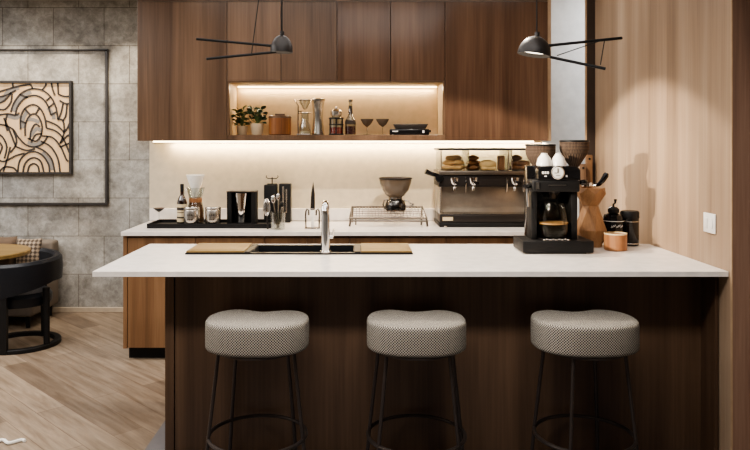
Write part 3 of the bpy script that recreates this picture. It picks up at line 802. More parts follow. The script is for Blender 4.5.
for sx in (-1, 1):
    MB().tube([(sx*.05, 0, .008), (sx*.052, 0, .10), (sx*.05, 0, .13), (sx*.04, 0, .148), (sx*.03, 0, .14), (sx*.028, 0, .10)], .0065, 8).build('wire_arm', 'steel_dark', t)
MB().box(-.012, .012, -.008, .008, .008, .14, .002).build('slot_post', 'white', t)
k = thing('paring_knife', 'narrow blade standing point up on the wire stand', 'knife', (X(312.5, d), d, TOP+.1425))
MB().prism([(-.017, .0), (.018, .0), (.018, .12), (.006, .215), (-.010, .13)], -.0015, .0015, 'Y').build('blade', 'graphite', k, smooth=False)
MB().box(-.014, .014, -.006, .006, -.0005, .012, .002).build('bolster', 'steel', k)

# wire rack with dripper
x0, x1 = X(350, 5.55), X(427, 5.55)
t = thing('wire_rack', 'sloping bronze wire rack on the back worktop under the glass dripper', 'rack', ((x0+x1)/2, 5.7, TOP+.001))
hw = (x1-x0)/2; zf, zb = .064, .125; ya, yb = -.15, .14
mb = MB()
mb.tube([(-hw, ya, zf), (hw, ya, zf), (hw-.01, yb, zb), (-hw+.01, yb, zb), (-hw, ya, zf)], .009, 8)
mb.tube([(-hw, ya, zf-.02), (hw, ya, zf-.022)], .008, 8)
mb.build('rack_frame', 'bronze', t)
mb = MB()
for i in range(1, 24):
    f_ = i/24; mb.tube([(-hw+2*hw*f_, ya, zf+.004), (-hw+2*hw*f_, yb, zb+.004)], .002, 6)
for i in range(1, 5): mb.tube([(-hw, ya+(yb-ya)*i/5, zf+(zb-zf)*i/5), (hw, ya+(yb-ya)*i/5, zf+(zb-zf)*i/5)], .0025, 6)
mb.build('rack_wires', 'bronze', t)
for sx in (-1, 1):
    MB().tube([(sx*(hw-.005), ya, zf), (sx*hw, ya-.004, .02), (sx*(hw+.004), ya-.006, 0)], .008, 8).build('leg', 'bronze', t)
    MB().tube([(sx*(hw-.015), yb, zb), (sx*(hw-.015), yb, 0)], .007, 8).build('leg', 'bronze', t)
    MB().tube([(sx*(hw-.045), ya, zf), (sx*(hw-.045), ya, .012)], .006, 8).build('leg', 'bronze', t)
d = 5.70; t = thing('coffee_dripper', 'smoked glass bowl dripper with glass server standing on the wire rack', 'dripper', (X(395.5, d), d-.0, TOP+.108))
MB().lathe([(.03, .10), (.072, .122), (.104, .165), (.124, .22), (.132, .262), (.129, .262), (.120, .22), (.1, .168), (.07, .127), (.03, .104)], 40).build('bowl', 'smoky', t)
MB().lathe([(.128, .252), (.134, .254), (.134, .266), (.128, .266)], 40).build('rim_band', 'graphite', t)
MB().lathe([(0, .124), (.06, .132), (.094, .172), (.112, .215), (0, .225)], 32).build('coffee_grounds', 'coffee_light', t)
MB().lathe([(0, 0), (.07, 0), (.08, .01), (.082, .045), (.07, .08), (.045, .1), (.04, .108), (.038, .108), (.043, .098), (.067, .078), (.078, .045), (.076, .012), (0, .005)], 36).build('server', 'glass_smoke', t)
MB().lathe([(0, .006), (.072, .012), (.074, .03), (0, .03)], 30).build('coffee', 'coffee', t)
MB().lathe([(.036, .095), (.056, .098), (.056, .112), (.036, .114)], 32).build('collar', 'steel_dark', t)
mb = MB(); mb.tube([(.07, 0, .085), (.1, 0, .08), (.12, -.01, .06), (.145, -.02, .055)], .006, 8).tube([(.07, 0, .04), (.11, -.005, .035), (.145, -.02, .05)], .006, 8); mb.build('handle', 'steel_dark', t)
MB().tube([(-.06, 0, .09), (-.09, 0, .085), (-.1, 0, .05), (-.09, 0, .02), (-.075, 0, .015)], .006, 8).build('side_wire', 'steel_dark', t)

# ------------------------------------------------------------------ espresso machine
ed = 5.50
ex0, ex1 = X(440, ed), X(533, ed)
em = thing('espresso_machine', 'steel two-group espresso machine with glass pastry case on top', 'espresso machine', ((ex0+ex1)/2, ed, TOP+.001))
hw = (ex1-ex0)/2
Zl = lambda py, dd=ed: Z(py, dd)-TOP-.001
MB().box(-hw-.005, hw+.005, -.01, .40, .0, .035, .006).build('base', 'black', em)
for fxx in (-hw+.04, hw-.04): MB().lathe([(0, .0), (.012, .0), (.012, .012), (0, .012)], 12, fxx, -.016).build('foot', 'steel', em)
MB().box(-hw, hw, .0, .39, .0355, .095, .004).build('drip_tray', 'graphite', em)
MB().box(-hw+.02, -hw+.10, -.003, -.0005, .05, .078).build('name_plate', 'label', em, smooth=False)
MB().tube([(hw-.05, -.012, .055), (hw-.02, -.012, .055)], .009, 10).build('drain_knob', 'steel', em)
MB().box(-hw, hw, .16, .39, .0955, Zl(187), .004).build('body', 'steel_satin', em)
MB().box(-hw+.004, hw-.004, .02, .155, .0955, .101).build('drip_grate', 'steel', em, smooth=False)
MB().box(-hw-.002, -hw+.012, .002, .158, .1015, Zl(187)-.001, .003).build('side_panel', 'steel', em, smooth=False)
MB().box(hw-.012, hw+.002, .002, .158, .1015, Zl(187)-.001, .003).build('side_panel', 'steel', em, smooth=False)
MB().box(-hw-.005, hw+.005, .02, .40, Zl(187), Zl(175), .006).build('group_housing', 'graphite', em)
MB().box(-hw-.008, hw+.008, -.005, .40, Zl(175)+.0005, Zl(171), .003).build('top_shelf', 'bronze', em)
for gx in (455, 474, 516):
    lx = X(gx, ed)-em.location.x
    g = MB().lathe([(0, -.105), (.010, -.105), (.014, -.075), (.036, -.045), (.042, 0), (0, 0)], 20, lx, .045).build('group_head', 'chrome', em, (0, 0, Zl(175)-.02))
    MB().tube([(lx, .03, -.03), (lx, -.03, -.032), (lx+.01, -.10, -.04)], [.009, .011, .013], 10).build('portafilter_handle', 'black_gloss', g)
for gx in (466, 507, 524):
    lx = X(gx, ed)-em.location.x
    MB().tube([(lx, .015, Zl(178)), (lx, -.01, Zl(180)), (lx-.006, -.012, Zl(192))], .006, 8).build('steam_wand', 'chrome', em)
lx = -hw
MB().lathe([(0, 0), (.03, 0), (.034, .006), (.034, .03), (.026, .04), (0, .04)], 24, mat=Matrix.Translation((lx-.004, .03, Zl(178.5))) @ Matrix.Rotation(PI/2, 4, 'X')).build('steam_knob', 'black_gloss', em)
MB().tube([(lx, .05, Zl(176)), (lx-.05, .03, Zl(174.5)), (lx-.11, .02, Zl(171.5))], [.012, .018, .021], 12).build('lever_handle', 'black_gloss', em)
# glass case on top
c0, c1 = Zl(171)+.0005, Zl(150.5)
mb = MB()
for a in (-hw+.012, -.135, -.128, .175, .2, hw-.012): mb.box(a-.002, a+.002, .035, .38, c0, c1)
mb.box(-hw+.016, hw-.016, .035, .038, c0, c1)
mb.build('case_glass', 'glass', em, smooth=False)
mb = MB()
for a in (-hw+.012, .178, .2): mb.box(a-.004, a+.004, .026, .034, c0, c1)
mb.build('case_post', 'steel', em, smooth=False)
MB().box(-hw-.006, hw+.006, .02, .40, c1+.0005, c1+.018, .004).build('case_lid', 'black', em)

def croissant(r=.046):
    mb = MB(); pts, rs = [], []
    for i in range(13):
        a = math.radians(20+140*i/12); pts.append((r*math.cos(a), r*math.sin(a)*.7-.012, .019)); rs.append((.007+.016*math.sin(PI*i/12))*(1.12 if i % 2 else .94))
    mb.tube(pts, rs, 10); return mb
def pastries(spots, mat, label, group):
    first = None
    for (x, y, z, rz, rx) in spots:
        if first is None: o = first = croissant().build('croissant', mat, angle=70)
        else: o = first.copy(); COL.objects.link(o)
        o.location = (em.location.x+x, ed+y, TOP+.001+c0+z); o.rotation_euler = (rx, 0, rz)
        tag(o, label, 'pastry', group)
L_ = []
rnd = random.Random(4)
for lay, n, x0_, x1_ in ((0, 4, -.30, -.18), (1, 3, -.28, -.195), (2, 2, -.255, -.215)):
    for i in range(n): L_.append((x0_+(x1_-x0_)*i/max(1, n-1), .10+.05*(i % 2)+rnd.uniform(-.01, .01), .002+lay*.038, rnd.uniform(-.6, .6), rnd.uniform(-.15, .15) if lay else 0))
pastries(L_, 'pastry', 'pale golden croissant piled in the left bay of the glass case', 'pale croissants in the case')
R_ = []
for lay, n, x0_, x1_ in ((0, 3, .245, .315), (1, 3, .25, .31), (2, 1, .265, .27)):
    for i in range(n): R_.append((x0_+(x1_-x0_)*i/max(1, n-1), .10+.05*(i % 2), .002+lay*.038, rnd.uniform(-.6, .6), rnd.uniform(-.15, .15) if lay else 0))
pastries(R_, 'pastry_dark', 'brown croissant piled in the right bay of the glass case', 'brown croissants in the case')
C_ = []
for lay, n, x0_, x1_ in ((0, 2, -.095, -.06), (1, 2, -.092, -.062), (2, 1, -.078, -.07)):
    for i in range(n): C_.append((x0_+(x1_-x0_)*i/max(1, n-1), .10+.06*(i % 2), .002+lay*.038, rnd.uniform(-.6, .6), 0))
pastries(C_, 'pastry_dark', 'brown pastry stacked left of the pale loaf in the glass case', 'brown pastries beside the loaf')
mb = MB(); mb.ball(Vector((0, 0, .042)), .06, 24, (1.15, .8, .7)); mb.box(-.06, .06, -.045, .045, 0, .03, .012, 3)
o = mb.build('bread_loaf', 'bread', loc=(em.location.x+.03, ed+.11, TOP+.001+c0+.001)); tag(o, 'pale rounded loaf in the middle of the glass case', 'bread')
o = MB().box(-.022, .022, -.05, .05, 0, .115, .01, 3).build('cake_slice', 'pastry_dark', loc=(em.location.x+.135, ed+.12, TOP+.001+c0+.001)); tag(o, 'upright brown cake slice right of the pale loaf', 'cake')

# ------------------------------------------------------------------ filter coffee maker on the island
cd = 4.0
CX = 1.125
cm = thing('coffee_maker', 'tall black coffee maker with two hoppers on the right end of the island', 'coffee maker', (CX, cd, ITOP+.001))
LX = lambda p, d: X(p, d)-CX
LZ = lambda p, d: Z(p, d)-ITOP-.001
MB().box(X(523, 4.0)-CX, X(594, 4.0)-CX, 0, .255, .006, .072, .004).build('base', 'black', cm)
MB().box(-.16, .16, .008, .24, 0, .0055).build('base_foot', 'black', cm, smooth=False)
bx0, bx1 = LX(531, 4.08), LX(577, 4.08)
MB().box(bx0, bx1, .18, .25, .0725, .49, .006).build('back_column', 'black_gloss', cm)
MB().box(bx0, bx0+.032, .07, .1795, .0725, .345, .004).build('side_pillar', 'black', cm)
MB().box(bx1-.036, bx1, .07, .1795, .0725, .345, .004).build('side_pillar', 'black', cm)
MB().box(bx0-.005, bx1+.003, .03, .1795, .3455, .412, .01, 3).build('lower_head', 'black', cm)
MB().prism([(bx0+.03, .4125), (bx1+.005, .4125), (bx1+.005, .472), (bx1-.02, .490), (bx0+.05, .493), (bx0+.03, .475)], .028, .1795, 'Y', .004).build('head', 'black_gloss', cm)
gx, gz = LX(557, 4.03), LZ(172.5, 4.03)
g = MB().lathe([(0, 0), (.036, 0), (.038, -.004), (.038, -.016), (.034, -.018), (.032, -.014), (0, -.014)], 32, mat=Matrix.Translation((gx, .028, gz)) @ Matrix.Rotation(-PI/2, 4, 'X')).build('gauge', 'steel', cm)
MB().lathe([(0, .001), (.031, .001), (.031, .0), (0, .0)], 28, mat=Matrix.Translation((gx, .0125, gz)) @ Matrix.Rotation(PI/2, 4, 'X')).build('dial', 'gauge', g)
mb = MB(); mb.box(-.003, .003, .0085, .0105, -.002, .024)
mb.box(-.02, -.004, .0085, .0105, -.004, .0); mb.box(-.012, .014, .0085, .0105, -.018, -.015)
mb.build('dial_marks', 'ink', g, (gx, 0, gz), smooth=False)
for i in range(3): MB().box(gx-.085+.014*i, gx-.075+.014*i, .026, .0278, gz-.008, gz+.006).build('head_print', 'print_white', cm, smooth=False)
MB().box(gx-.072, gx-.058, .026, .0278, gz-.024, gz-.018).build('head_print', 'print_white', cm, smooth=False)
MB().box(gx+.048, gx+.058, .026, .0278, gz-.026, gz-.014).build('button', 'print_white', cm, smooth=False)
MB().box(LX(548, 4.03), LX(566, 4.03), .024, .0295, .383, .387).build('head_trim', 'steel', cm, smooth=False)
MB().box(LX(536, 4.03), LX(539, 4.03), .024, .0295, .362, .40).build('side_clip', 'steel', cm, smooth=False)
bc = (LX(553.5, 4.10), .10)
MB().lathe([(0, .302), (.022, .304), (.048, .337), (.054, .3452), (0, .3452)], 28, *bc).build('brew_basket', 'black_gloss', cm)
MB().lathe([(0, .0725), (.09, .0725), (.09, .079), (0, .079)], 36, *bc).build('warming_plate', 'graphite', cm)
mb = MB()
for i in range(9): mb.ball(Vector((bc[0]-.075+.017*i, .012, .076+.004*(i % 2))), .007, 8, (1.2, .6, .8))
mb.build('plate_lettering', 'steel', cm)
for (pc, r_, ty, dd, mname) in ((540.5, 14.6, 145, 4.24, 'hopper'), (574.2, 14.2, 141, 4.23, 'hopper')):
    s_ = dd/F; hx = LX(pc, dd); zt = LZ(ty, dd); R = r_*s_
    hp = MB().lathe([(.018, zt-.20), (.022, zt-.155), (R*.45, zt-.135), (R*.9, zt-.075), (R, zt-.05), (R, zt-.004), (R*.96, zt), (0, zt)], 40, hx, dd-cd, uvs=True).build('hopper', mname, cm)
    MB().lathe([(R*1.0, zt-.006), (R*1.03, zt-.004), (R*1.03, zt+.003), (R*.9, zt+.006), (0, zt+.006)], 40, hx, dd-cd).build('hopper_lid', 'black', hp)
    if pc > 560: MB().tube([(hx, dd-cd, zt-.155), (hx-.005, dd-cd, zt-.20), (hx-.05, dd-cd, zt-.25)], [.03, .03, .026], 16).build('chute', 'bronze', hp)
kn = MB().tube([(bx1, .12, LZ(184.5, 4.1)), (bx1+.035, .11, LZ(183, 4.1))], .007, 10).build('lever', 'steel', cm)
MB().ball(Vector((bx1+.045, .108, LZ(182.5, 4.1))), .02, 18, (1.4, .9, .85)).build('lever_knob', 'black_gloss', kn)
mb = MB(); mb.tube([(bx0+.002, .10, .40), (bx0-.02, .07, .39), (bx0-.026, .06, .33), (bx0-.022, .055, .26)], .006, 8); mb.build('steam_wand', 'chrome', cm)
MB().tube([(bx0+.002, .06, .38), (bx0-.05, .02, .378)], [.01, .013], 10).build('side_handle', 'black_gloss', cm)

cr = thing('coffee_carafe', 'round glass carafe half full of black coffee in the coffee maker', 'carafe', (CX+bc[0], cd+bc[1], ITOP+.0805))
MB().lathe([(r_*1.11, z_*1.03) for r_, z_ in [(0, 0), (.064, 0), (.073, .012), (.078, .055), (.077, .085), (.071, .135), (.061, .178), (.058, .193), (.056, .193), (.059, .177), (.069, .133), (.075, .085), (.076, .055), (.071, .013), (0, .004)]], 40).build('carafe_body', 'glass_soft', cr)
MB().lathe([(r_*1.11, z_*1.03) for r_, z_ in [(0, .005), (.068, .011), (.0745, .053), (.074, .078), (0, .078)]], 36).build('coffee', 'coffee', cr)
MB().lathe([(r_*1.11, z_*1.03) for r_, z_ in [(0, .0782), (.0742, .0782), (.0738, .086), (0, .086)]], 36).build('foam', 'crema', cr)
MB().tube([(.02, -.062, .19), (.03, -.092, .18), (.034, -.104, .12), (.03, -.096, .06), (.026, -.078, .05)], .006, 8).build('handle', 'glass_soft', cr)

for lab, pc, r_ in (('white cup turned upside down on the coffee maker, left of two', 544.3, .042), ('white cup upside down on the coffee maker just above the gauge', 558.5, .041)):
    d = 4.12; t = thing('cup', lab, 'cup', (X(pc, d), d, ITOP+.001+.4935))
    MB().lathe([(r_*1.06, 0), (r_*1.04, .012), (r_*.85, .042), (r_*.5, .060), (r_*.42, .066), (0, .066)], 28).build('cup_body', 'white', t)
    MB().lathe([(r_*.4, .0662), (r_*.42, .071), (r_*.36, .0715), (r_*.34, .0665)], 24).build('foot_ring', 'white', t)

# wooden faceted holder, portafilter, jars on the right
d = 4.29; t = thing('wooden_vase', 'faceted hourglass wooden holder just right of the coffee maker', 'holder', (X(591.5, d), d+.02, ITOP+.001))
mb = MB(); nv = 6
rg = [[mb.bm.verts.new((r_*math.cos(2*PI*(i+.5*(k % 2))/nv), r_*math.sin(2*PI*(i+.5*(k % 2))/nv), z_)) for i in range(nv)] for k, (r_, z_) in enumerate([(.07, 0), (.096, .10), (.047, .245), (.090, .318), (.088, .352)])]
for k in range(4):
    A, B = rg[k], rg[k+1]
    for i in range(nv):
        if k % 2 == 0: tri = ((A[i], A[(i+1) % nv], B[i]), (B[i], A[(i+1) % nv], B[(i+1) % nv]))
        else: tri = ((A[i], B[(i+1) % nv], B[i]), (A[i], A[(i+1) % nv], B[(i+1) % nv]))
        for f_ in tri: mb.bm.faces.new(f_)
mb.bm.faces.new(rg[0][::-1])
inn = [mb.bm.verts.new((v.co.x*.88, v.co.y*.88, .352)) for v in rg[4]]; low = [mb.bm.verts.new((v.co.x*.55, v.co.y*.55, .27)) for v in rg[4]]
for i in range(nv):
    j = (i+1) % nv
    mb.bm.faces.new((rg[4][i], rg[4][j], inn[j], inn[i])); mb.bm.faces.new((inn[i], inn[j], low[j], low[i]))
mb.bm.faces.new(low)
bmesh.ops.recalc_face_normals(mb.bm, faces=mb.bm.faces[:])
mb.build('holder_body', 'oak_z', t, smooth=False)
t2 = thing('portafilter', 'chrome portafilter with black handle lying across the top of the wooden holder', 'portafilter', (t.location.x, t.location.y, ITOP+.354))
MB().lathe([(0, 0), (.026, 0), (.034, .008), (.036, .03), (.033, .03), (.03, .01), (0, .006)], 24, -.02, 0).build('basket', 'chrome', t2)
MB().tube([(.012, 0, .012), (.035, -.004, .014)], .008, 10).build('neck', 'chrome', t2)
MB().tube([(.034, -.004, .014), (.05, -.01, .022), (.07, -.016, .046), (.086, -.02, .075), (.092, -.022, .09)], [.009, .013, .016, .018, .012], 14).build('handle', 'black_gloss', t2)
t = thing('coffee_canister', 'black canister with crank on its lid behind the reddish wood cup', 'canister', (X(613.5, 4.33), 4.33, ITOP+.001))
MB().lathe([(0, 0), (.056, 0), (.06, .006), (.06, .172), (.055, .188), (.03, .196), (0, .198)], 36).build('canister_body', 'black_gloss', t)
l = MB().lathe([(0, .1985), (.03, .1985), (.034, .204), (.034, .222), (.02, .234), (0, .236)], 28).build('lid', 'black', t)
MB().tube([(0, 0, .234), (0, 0, .252), (.01, 0, .258), (.012, 0, .282)], [.007, .006, .006, .009], 10).build('crank', 'black', l)
MB().tube([(-.03, 0, .227), (-.012, 0, .238)], .006, 8).build('catch', 'steel', l)
mb = MB()
for i in range(8):
    a = math.radians(-122+9*i); zz = .118+.004*(i % 3)
    mb.tube([(.0605*math.cos(a), .0605*math.sin(a), zz-.004), (.0605*math.cos(a+.08), .0605*math.sin(a+.08), zz+.008), (.0605*math.cos(a+.13), .0605*math.sin(a+.13), zz-.002)], .0014, 5)
mb.lathe([(.0603, .150), (.0606, .151), (.0606, .153), (.0603, .154)], 36)
mb.build('lettering', 'print_white', t)
t = thing('storage_jar', 'plain black cylindrical jar nearest the pale wood wall', 'jar', (X(629.5, 4.345), 4.345, ITOP+.001))
MB().lathe([(0, 0), (.052, 0), (.055, .005), (.055, .168), (0, .168)], 36).build('jar_body', 'black_gloss', t)
MB().lathe([(0, .1685), (.0565, .1685), (.0565, .2), (.05, .21), (0, .21)], 36).build('lid', 'black', t)
mb = MB(); mb.lathe([(.0553, .146), (.0556, .147), (.0556, .149), (.0553, .15)], 36).lathe([(.0553, .012), (.0558, .013), (.0558, .016), (.0553, .017)], 36); mb.build('metal_band', 'steel', t)
t = thing('wooden_cup', 'reddish wood cup with pale rim in front of the black canister', 'cup', (X(615.5, 4.155), 4.155, ITOP+.001))
MB().lathe([(0, 0), (.06, 0), (.064, .004), (.064, .092), (.061, .092), (.06, .06), (0, .06)], 40).build('cup_body', 'copper_wood', t)
MB().lathe([(.0605, .0922), (.0645, .0922), (.0645, .10), (.0605, .10)], 40).build('rim', 'label', t)
MB().lathe([(0, .062), (.059, .062), (.059, .085), (0, .085)], 30).build('filling', 'coffee_light', t)
for lab, a, b2, yy, mt, tz in (('taller walnut board standing upright behind the wooden holder', 586, 593, 5.34, 'walnut_base', 155), ('lower walnut board standing left of the taller one', 580, 586.5, 5.30, 'walnut', 164)):
    x0, x1 = X(a, yy), X(b2, yy)
    t = thing('serving_board', lab, 'board', ((x0+x1)/2, yy, TOP+.001))
    hz = Z(tz, yy)-TOP
    MB().box(-(x1-x0)/2+.001, (x1-x0)/2-.001, 0, .03, 0, hz, .006).build('board', mt, t)
    MB().lathe([(0, 0), (.008, 0), (.008, .002), (0, .002)], 14, mat=Matrix.Translation((0, -.0005, hz-.03)) @ Matrix.Rotation(PI/2, 4, 'X')).build('hang_hole', 'black', t)

sd = 3.64
t = thing('light_switch', 'white light switch plate with two rockers on the pale wood wall', 'switch', (WR-.0005, sd, Z(223, sd)))
MB().box(-.008, 0, -.06, .06, -.05, .05, .003).build('plate', 'plastic_white', t)
for ry in (-.026, .026): MB().box(-.0115, -.0082, ry-.014, ry+.014, -.026, .026, .001).build('rocker', 'plastic_white', t)

# ------------------------------------------------------------------ on the niche shelf
SZ = NZ0+.001
def plant(label, pc, d, r, hp, mat, lmat, hl, seed, spread):
    rn = random.Random(seed)
    t = thing('potted_plant', label, 'plant', (X(pc, d), d, SZ))
    MB().lathe([(0, 0), (r*.72, 0), (r*.78, .004), (r, hp), (r*.9, hp), (r*.86, hp-.01), (0, hp-.012)], 28).build('pot', mat, t)
    MB().lathe([(0, hp-.0115), (r*.85, hp-.0115), (0, hp-.004)], 20).build('soil', 'soil', t)
    lv, st = MB(), MB()
    for i in range(46):
        a = rn.uniform(0, 2*PI); rad = spread*rn.uniform(.15, 1); z = hp+hl*(rn.uniform(.12, 1) - .2*rad/spread)
        p = Vector((rad*math.cos(a), rad*math.sin(a)*.6, z+.01))
        st.tube([(0, 0, hp-.006), (p.x*.45, p.y*.45, hp+(z-hp)*.6), tuple(p)], .0014, 5)
        L = rn.uniform(.042, .06); wd = L*.38
        rot = Matrix.Rotation(a, 4, 'Z') @ Matrix.Rotation(rn.uniform(-1.0, .5), 4, 'Y') @ Matrix.Rotation(rn.uniform(-.7, .7), 4, 'X')
        mt = Matrix.Translation(p) @ rot
        prof = [(0, 0), (.25, .75), (.5, 1), (.75, .7), (1, 0)]
        mid = [lv.bm.verts.new(mt @ Vector((u*L-.006, 0, -.004*u*u))) for u, w_ in prof]
        for sg in (-1, 1):
            ed_ = [lv.bm.verts.new(mt @ Vector((u*L-.006, sg*w_*wd, .004*w_-.004*u*u))) for u, w_ in prof[1:4]]
            ch_ = [mid[0]] + ed_ + [mid[4]]
            for k in range(4):
                q = [mid[k], mid[k+1], ch_[k+1], ch_[k]]
                q = [v for n_, v in enumerate(q) if v not in q[:n_]]
                if len(q) > 2: lv.bm.faces.new(q)
    for v in lv.bm.verts: v.co.x = max(-.082, min(.082, v.co.x))
    lv.build('foliage', lmat, t); st.build('stems', 'stem', t)
plant('bushy green plant in a small clay pot at the left of the niche', 242, 5.72, .047, .072, 'pot', 'leaf', .135, 3, .065)
plant('taller sparse green plant in a cream pot, second in the niche', 257, 5.72, .055, .092, 'pot2', 'leaf2', .13, 8, .06)

t = thing('wooden_jar', 'round chestnut wood jar with dark lid beside the potted plants', 'jar', (X(280, 5.72), 5.72, SZ))
MB().lathe([(0, 0), (.085, 0), (.09, .006), (.09, .135), (0, .135)], 40).build('jar_body', 'jar_wood', t)
l = MB().lathe([(0, .1355), (.092, .1355), (.092, .148), (.085, .155), (0, .156)], 40).build('lid', 'walnut_dark', t)
MB().box(-.04, .04, -.012, .012, .1562, .172, .004).build('knob', 'walnut_dark', l)

t = thing('pour_over_stand', 'glass pour-over stand with cone dripper between the wooden jar and steel vase', 'dripper', (X(303.5, 5.69), 5.69, SZ))
MB().box(-.05, .055, -.05, .05, 0, .008, .002).build('stand_base', 'steel', t)
MB().tube([(-.045, .02, .008), (-.045, .02, .235), (-.075, .02, .285)], .005, 8).build('upright', 'steel_dark', t)
MB().lathe([(.008, .20), (.02, .215), (.058, .278), (.056, .278), (.018, .218), (.008, .204)], 28, .012, 0).build('cone', 'glass', t)
mb = MB(); mb.ring(.058, .0035, .278, .012, 0, 32).ring(.045, .003, .175, .012, 0, 32); mb.tube([(-.045, .02, .19), (-.012, .0, .19)], .004, 8).tube([(-.045, .02, .176), (-.03, .012, .176)], .004, 8); mb.build('support_ring', 'steel_dark', t)
MB().lathe([(0, .0085), (.042, .0085), (.046, .015), (.044, .07), (.03, .11), (.03, .17), (.028, .17), (.028, .11), (.042, .07), (.043, .018), (0, .0115)], 28, .012, 0).build('server', 'glass', t)
MB().lathe([(0, .012), (.042, .014), (.042, .03), (0, .03)], 24, .012, 0).build('drink', 'label', t)

t = thing('steel_vase', 'tall waisted steel vase in the niche left of the red jar', 'vase', (X(318, 5.79), 5.79, SZ))
MB().lathe([(0, 0), (.05, 0), (.053, .005), (.046, .07), (.038, .15), (.046, .235), (.056, .285), (.053, .285), (.043, .235), (.035, .15), (.04, .07), (0, .01)], 36).build('vase_body', 'steel', t)
MB().lathe([(.055, .276), (.059, .279), (.059, .294), (.054, .296), (.052, .288)], 36).build('rim', 'steel_dark', t)

t = thing('syrup_jar', 'squat jar of red syrup in a dark frame with round lid', 'jar', (X(336.3, 5.72), 5.72, SZ))
MB().lathe([(0, .004), (.052, .004), (.055, .01), (.055, .135), (.04, .15), (.04, .155), (.037, .15), (.052, .133), (.052, .012), (0, .008)], 32).build('jar_body', 'glass', t)
MB().lathe([(0, .009), (.051, .012), (.051, .062), (0, .062)], 30).build('syrup', 'red', t)
MB().lathe([(0, .0625), (.051, .0625), (.051, .08), (0, .08)], 30).build('label_layer', 'label', t)
mb = MB(); mb.ring(.058, .005, .006, seg=32).ring(.058, .005, .135, seg=32).ring(.058, .004, .085, seg=32)
for i in range(6):
    a = PI/6+i*PI/3; mb.tube([(.058*math.cos(a), .058*math.sin(a), .006), (.058*math.cos(a), .058*math.sin(a), .135)], .0045, 6)
mb.build('cage', 'black', t)
l = MB().lathe([(0, .1555), (.044, .1555), (.046, .165), (.046, .19), (.03, .205), (0, .208)], 28).build('lid', 'steel', t)
MB().ball(Vector((0, 0, .218)), .012, 12).build('knob', 'steel', l)

t = thing('syrup_bottle', 'slim long-necked glass bottle with dark red syrup in the niche', 'bottle', (X(350.5, 5.72), 5.72, SZ))
MB().lathe([(0, 0), (.042, 0), (.045, .005), (.045, .085), (.04, .12), (.02, .16), (.014, .26), (.017, .272), (.013, .272), (.011, .26), (.017, .16), (.037, .12), (.042, .085), (.042, .008), (0, .004)], 28).build('bottle_body', 'glass', t)
MB().lathe([(0, .005), (.041, .008), (.041, .07), (0, .07)], 24).build('syrup', 'maroon', t)
MB().lathe([(.0185, .268), (.0185, .284), (0, .286)], 20).build('stopper', 'steel_dark', t)
mb = MB(); mb.lathe([(.0195, .165), (.0165, .2), (.0155, .235)], 24).lathe([(.0452, .088), (.043, .108), (.041, .118)], 24); mb.build('label_sheet', 'ink', t)
g0 = None
for lab, pc in (('small stemmed glass with smoky bowl next to the slim bottle', 367), ('small stemmed glass with smoky bowl next to the black trays', 382.5)):
    if g0 is None:
        g0 = thing('stemmed_glass', lab, 'glass', (X(pc, 5.72), 5.72, SZ), group='stemmed glasses in the niche')
        MB().lathe([(.006, .066), (.03, .085), (.05, .118), (.053, .128), (.051, .128), (.047, .117), (.028, .088), (0, .07)], 28).build('bowl', 'smoky', g0)
        MB().lathe([(0, .072), (.027, .088), (.045, .116), (0, .118)], 24).build('drink', 'bronze', g0)
        MB().lathe([(0, 0), (.034, 0), (.034, .003), (.005, .006), (.004, .01), (.004, .06), (.008, .067), (0, .067)], 24).build('stem', 'glass', g0)
    else: dup(g0, (X(pc, 5.72), 5.72, SZ), lab)
x0, x1 = X(389.5, 5.70), X(431, 5.70)
t = thing('black_tray', 'lower wide black tray with pale print at the right of the niche', 'tray', ((x0+x1)/2, 5.72, SZ))
hw = (x1-x0)/2
MB().box(-hw, hw-.02, -.09, .09, 0, .046, .006).build('tray_body', 'black_gloss', t)
mb = MB(); mb.box(-hw+.02, -hw+.065, -.0925, -.0905, .024, .032); mb.box(hw-.075, hw-.06, -.0925, -.0905, .016, .036); mb.build('print', 'print_white', t, smooth=False)
MB().box(hw-.0195, hw, -.03, .03, .02, .042, .006).build('handle', 'black', t)
o = thing('black_tray', 'upper shallow grey-black tray stacked on the lower printed tray', 'tray', (X(410.5, 5.70), 5.72, SZ+.047))
MB().prism([(-.115, 0), (.115, 0), (.138, .04), (-.138, .04)], -.08, .08, 'Y', .004).build('tray_body', 'graphite', o)

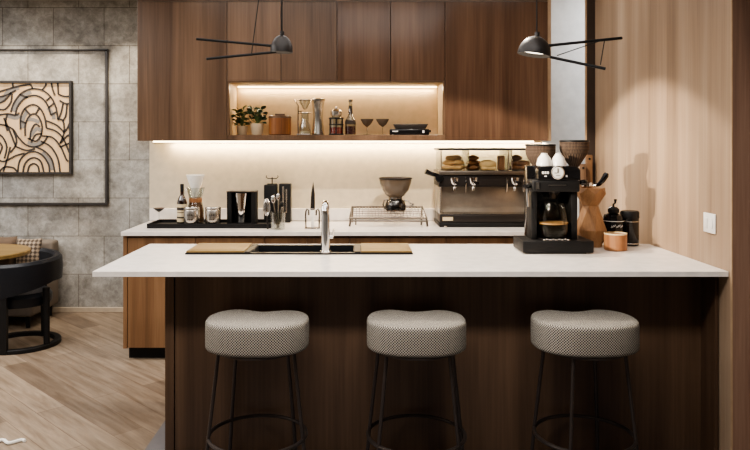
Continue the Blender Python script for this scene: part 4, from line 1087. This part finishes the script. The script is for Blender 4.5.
# ------------------------------------------------------------------ lights
def area(name, loc, rot, sx, sy, e, c=(1, .86, .68), spread=PI):
    l = bpy.data.lights.new(name, 'AREA'); l.shape = 'RECTANGLE'; l.size = sx; l.size_y = sy; l.energy = e; l.color = c; l.spread = spread
    o = bpy.data.objects.new(name, l); COL.objects.link(o); o.location = loc; o.rotation_euler = rot; return o
def spot(name, loc, target, e, ang, blend=.4, c=(1, .88, .72), r=.03):
    l = bpy.data.lights.new(name, 'SPOT'); l.energy = e; l.spot_size = math.radians(ang); l.spot_blend = blend; l.color = c; l.shadow_soft_size = r
    o = bpy.data.objects.new(name, l); COL.objects.link(o); o.location = loc
    o.rotation_euler = (Vector(target)-Vector(loc)).to_track_quat('-Z', 'Y').to_euler(); return o
WARM = (1, .80, .55)
area('strip_under', (0, 5.905, UZ0-.016), (math.radians(8), 0, 0), 3.1, .02, 22, WARM)
area('strip_niche', ((ns[1]+ns[5])/2, UF+.33, NZ1-.03), (math.radians(-12), 0, 0), 1.6, .02, 7, WARM)
NEUT = (1, .97, .94)
area('room_softbox', (-.2, 3.0, 2.93), (0, 0, 0), 2.2, 2.4, 36, NEUT)
area('bar_light_row', (-.1, 2.0, 2.93), (0, 0, 0), 3.0, .3, 62, NEUT, math.radians(150))
area('aisle_softbox', (0, 4.85, 2.93), (0, 0, 0), 3.0, .3, 18, NEUT)
area('lounge_softbox', (-3.6, 3.9, 2.93), (0, 0, 0), 2.4, 3.2, 185, NEUT)
area('passage_fill', (2.15, 5.2, 2.93), (0, 0, 0), .5, .8, 22, (.95, .97, 1))  # unseen fill added to brighten the white wall at far right
for sx in (-3.25, -2.72, -2.1): spot('wall_wash', (sx, 6.3, 2.92), (sx, 6.74, 1.5), 60, 70, .8)
spot('ash_wall_downlight', (.65, 4.4, 2.92), (.66, 4.4, 1.2), 175, 103, .12)
spot('shadow_spot', (-1.3, 2.7, 2.1), (1.8, 4.5, 1.25), 760, 26, 1, r=.02)  # spot added in mid-air without a fixture, throws the hopper shadow on the wall

w = bpy.data.worlds.new('World'); scene.world = w; w.use_nodes = True
w.node_tree.nodes['Background'].inputs['Color'].default_value = (1, .95, .9, 1)
w.node_tree.nodes['Background'].inputs['Strength'].default_value = .1

# ------------------------------------------------------------------ camera
cam = bpy.data.cameras.new('camera'); co = bpy.data.objects.new('camera', cam); COL.objects.link(co)
co.location = (0, 0, EYE); co.rotation_euler = (PI/2, 0, 0)
cam.sensor_width = 36; cam.lens = F/750*36
cam.shift_x = (375-PX)/750; cam.shift_y = -(225-PY)/750
scene.camera = co
scene.view_settings.view_transform = 'AgX'
scene.view_settings.look = 'AgX - Medium High Contrast'
scene.view_settings.exposure = .2
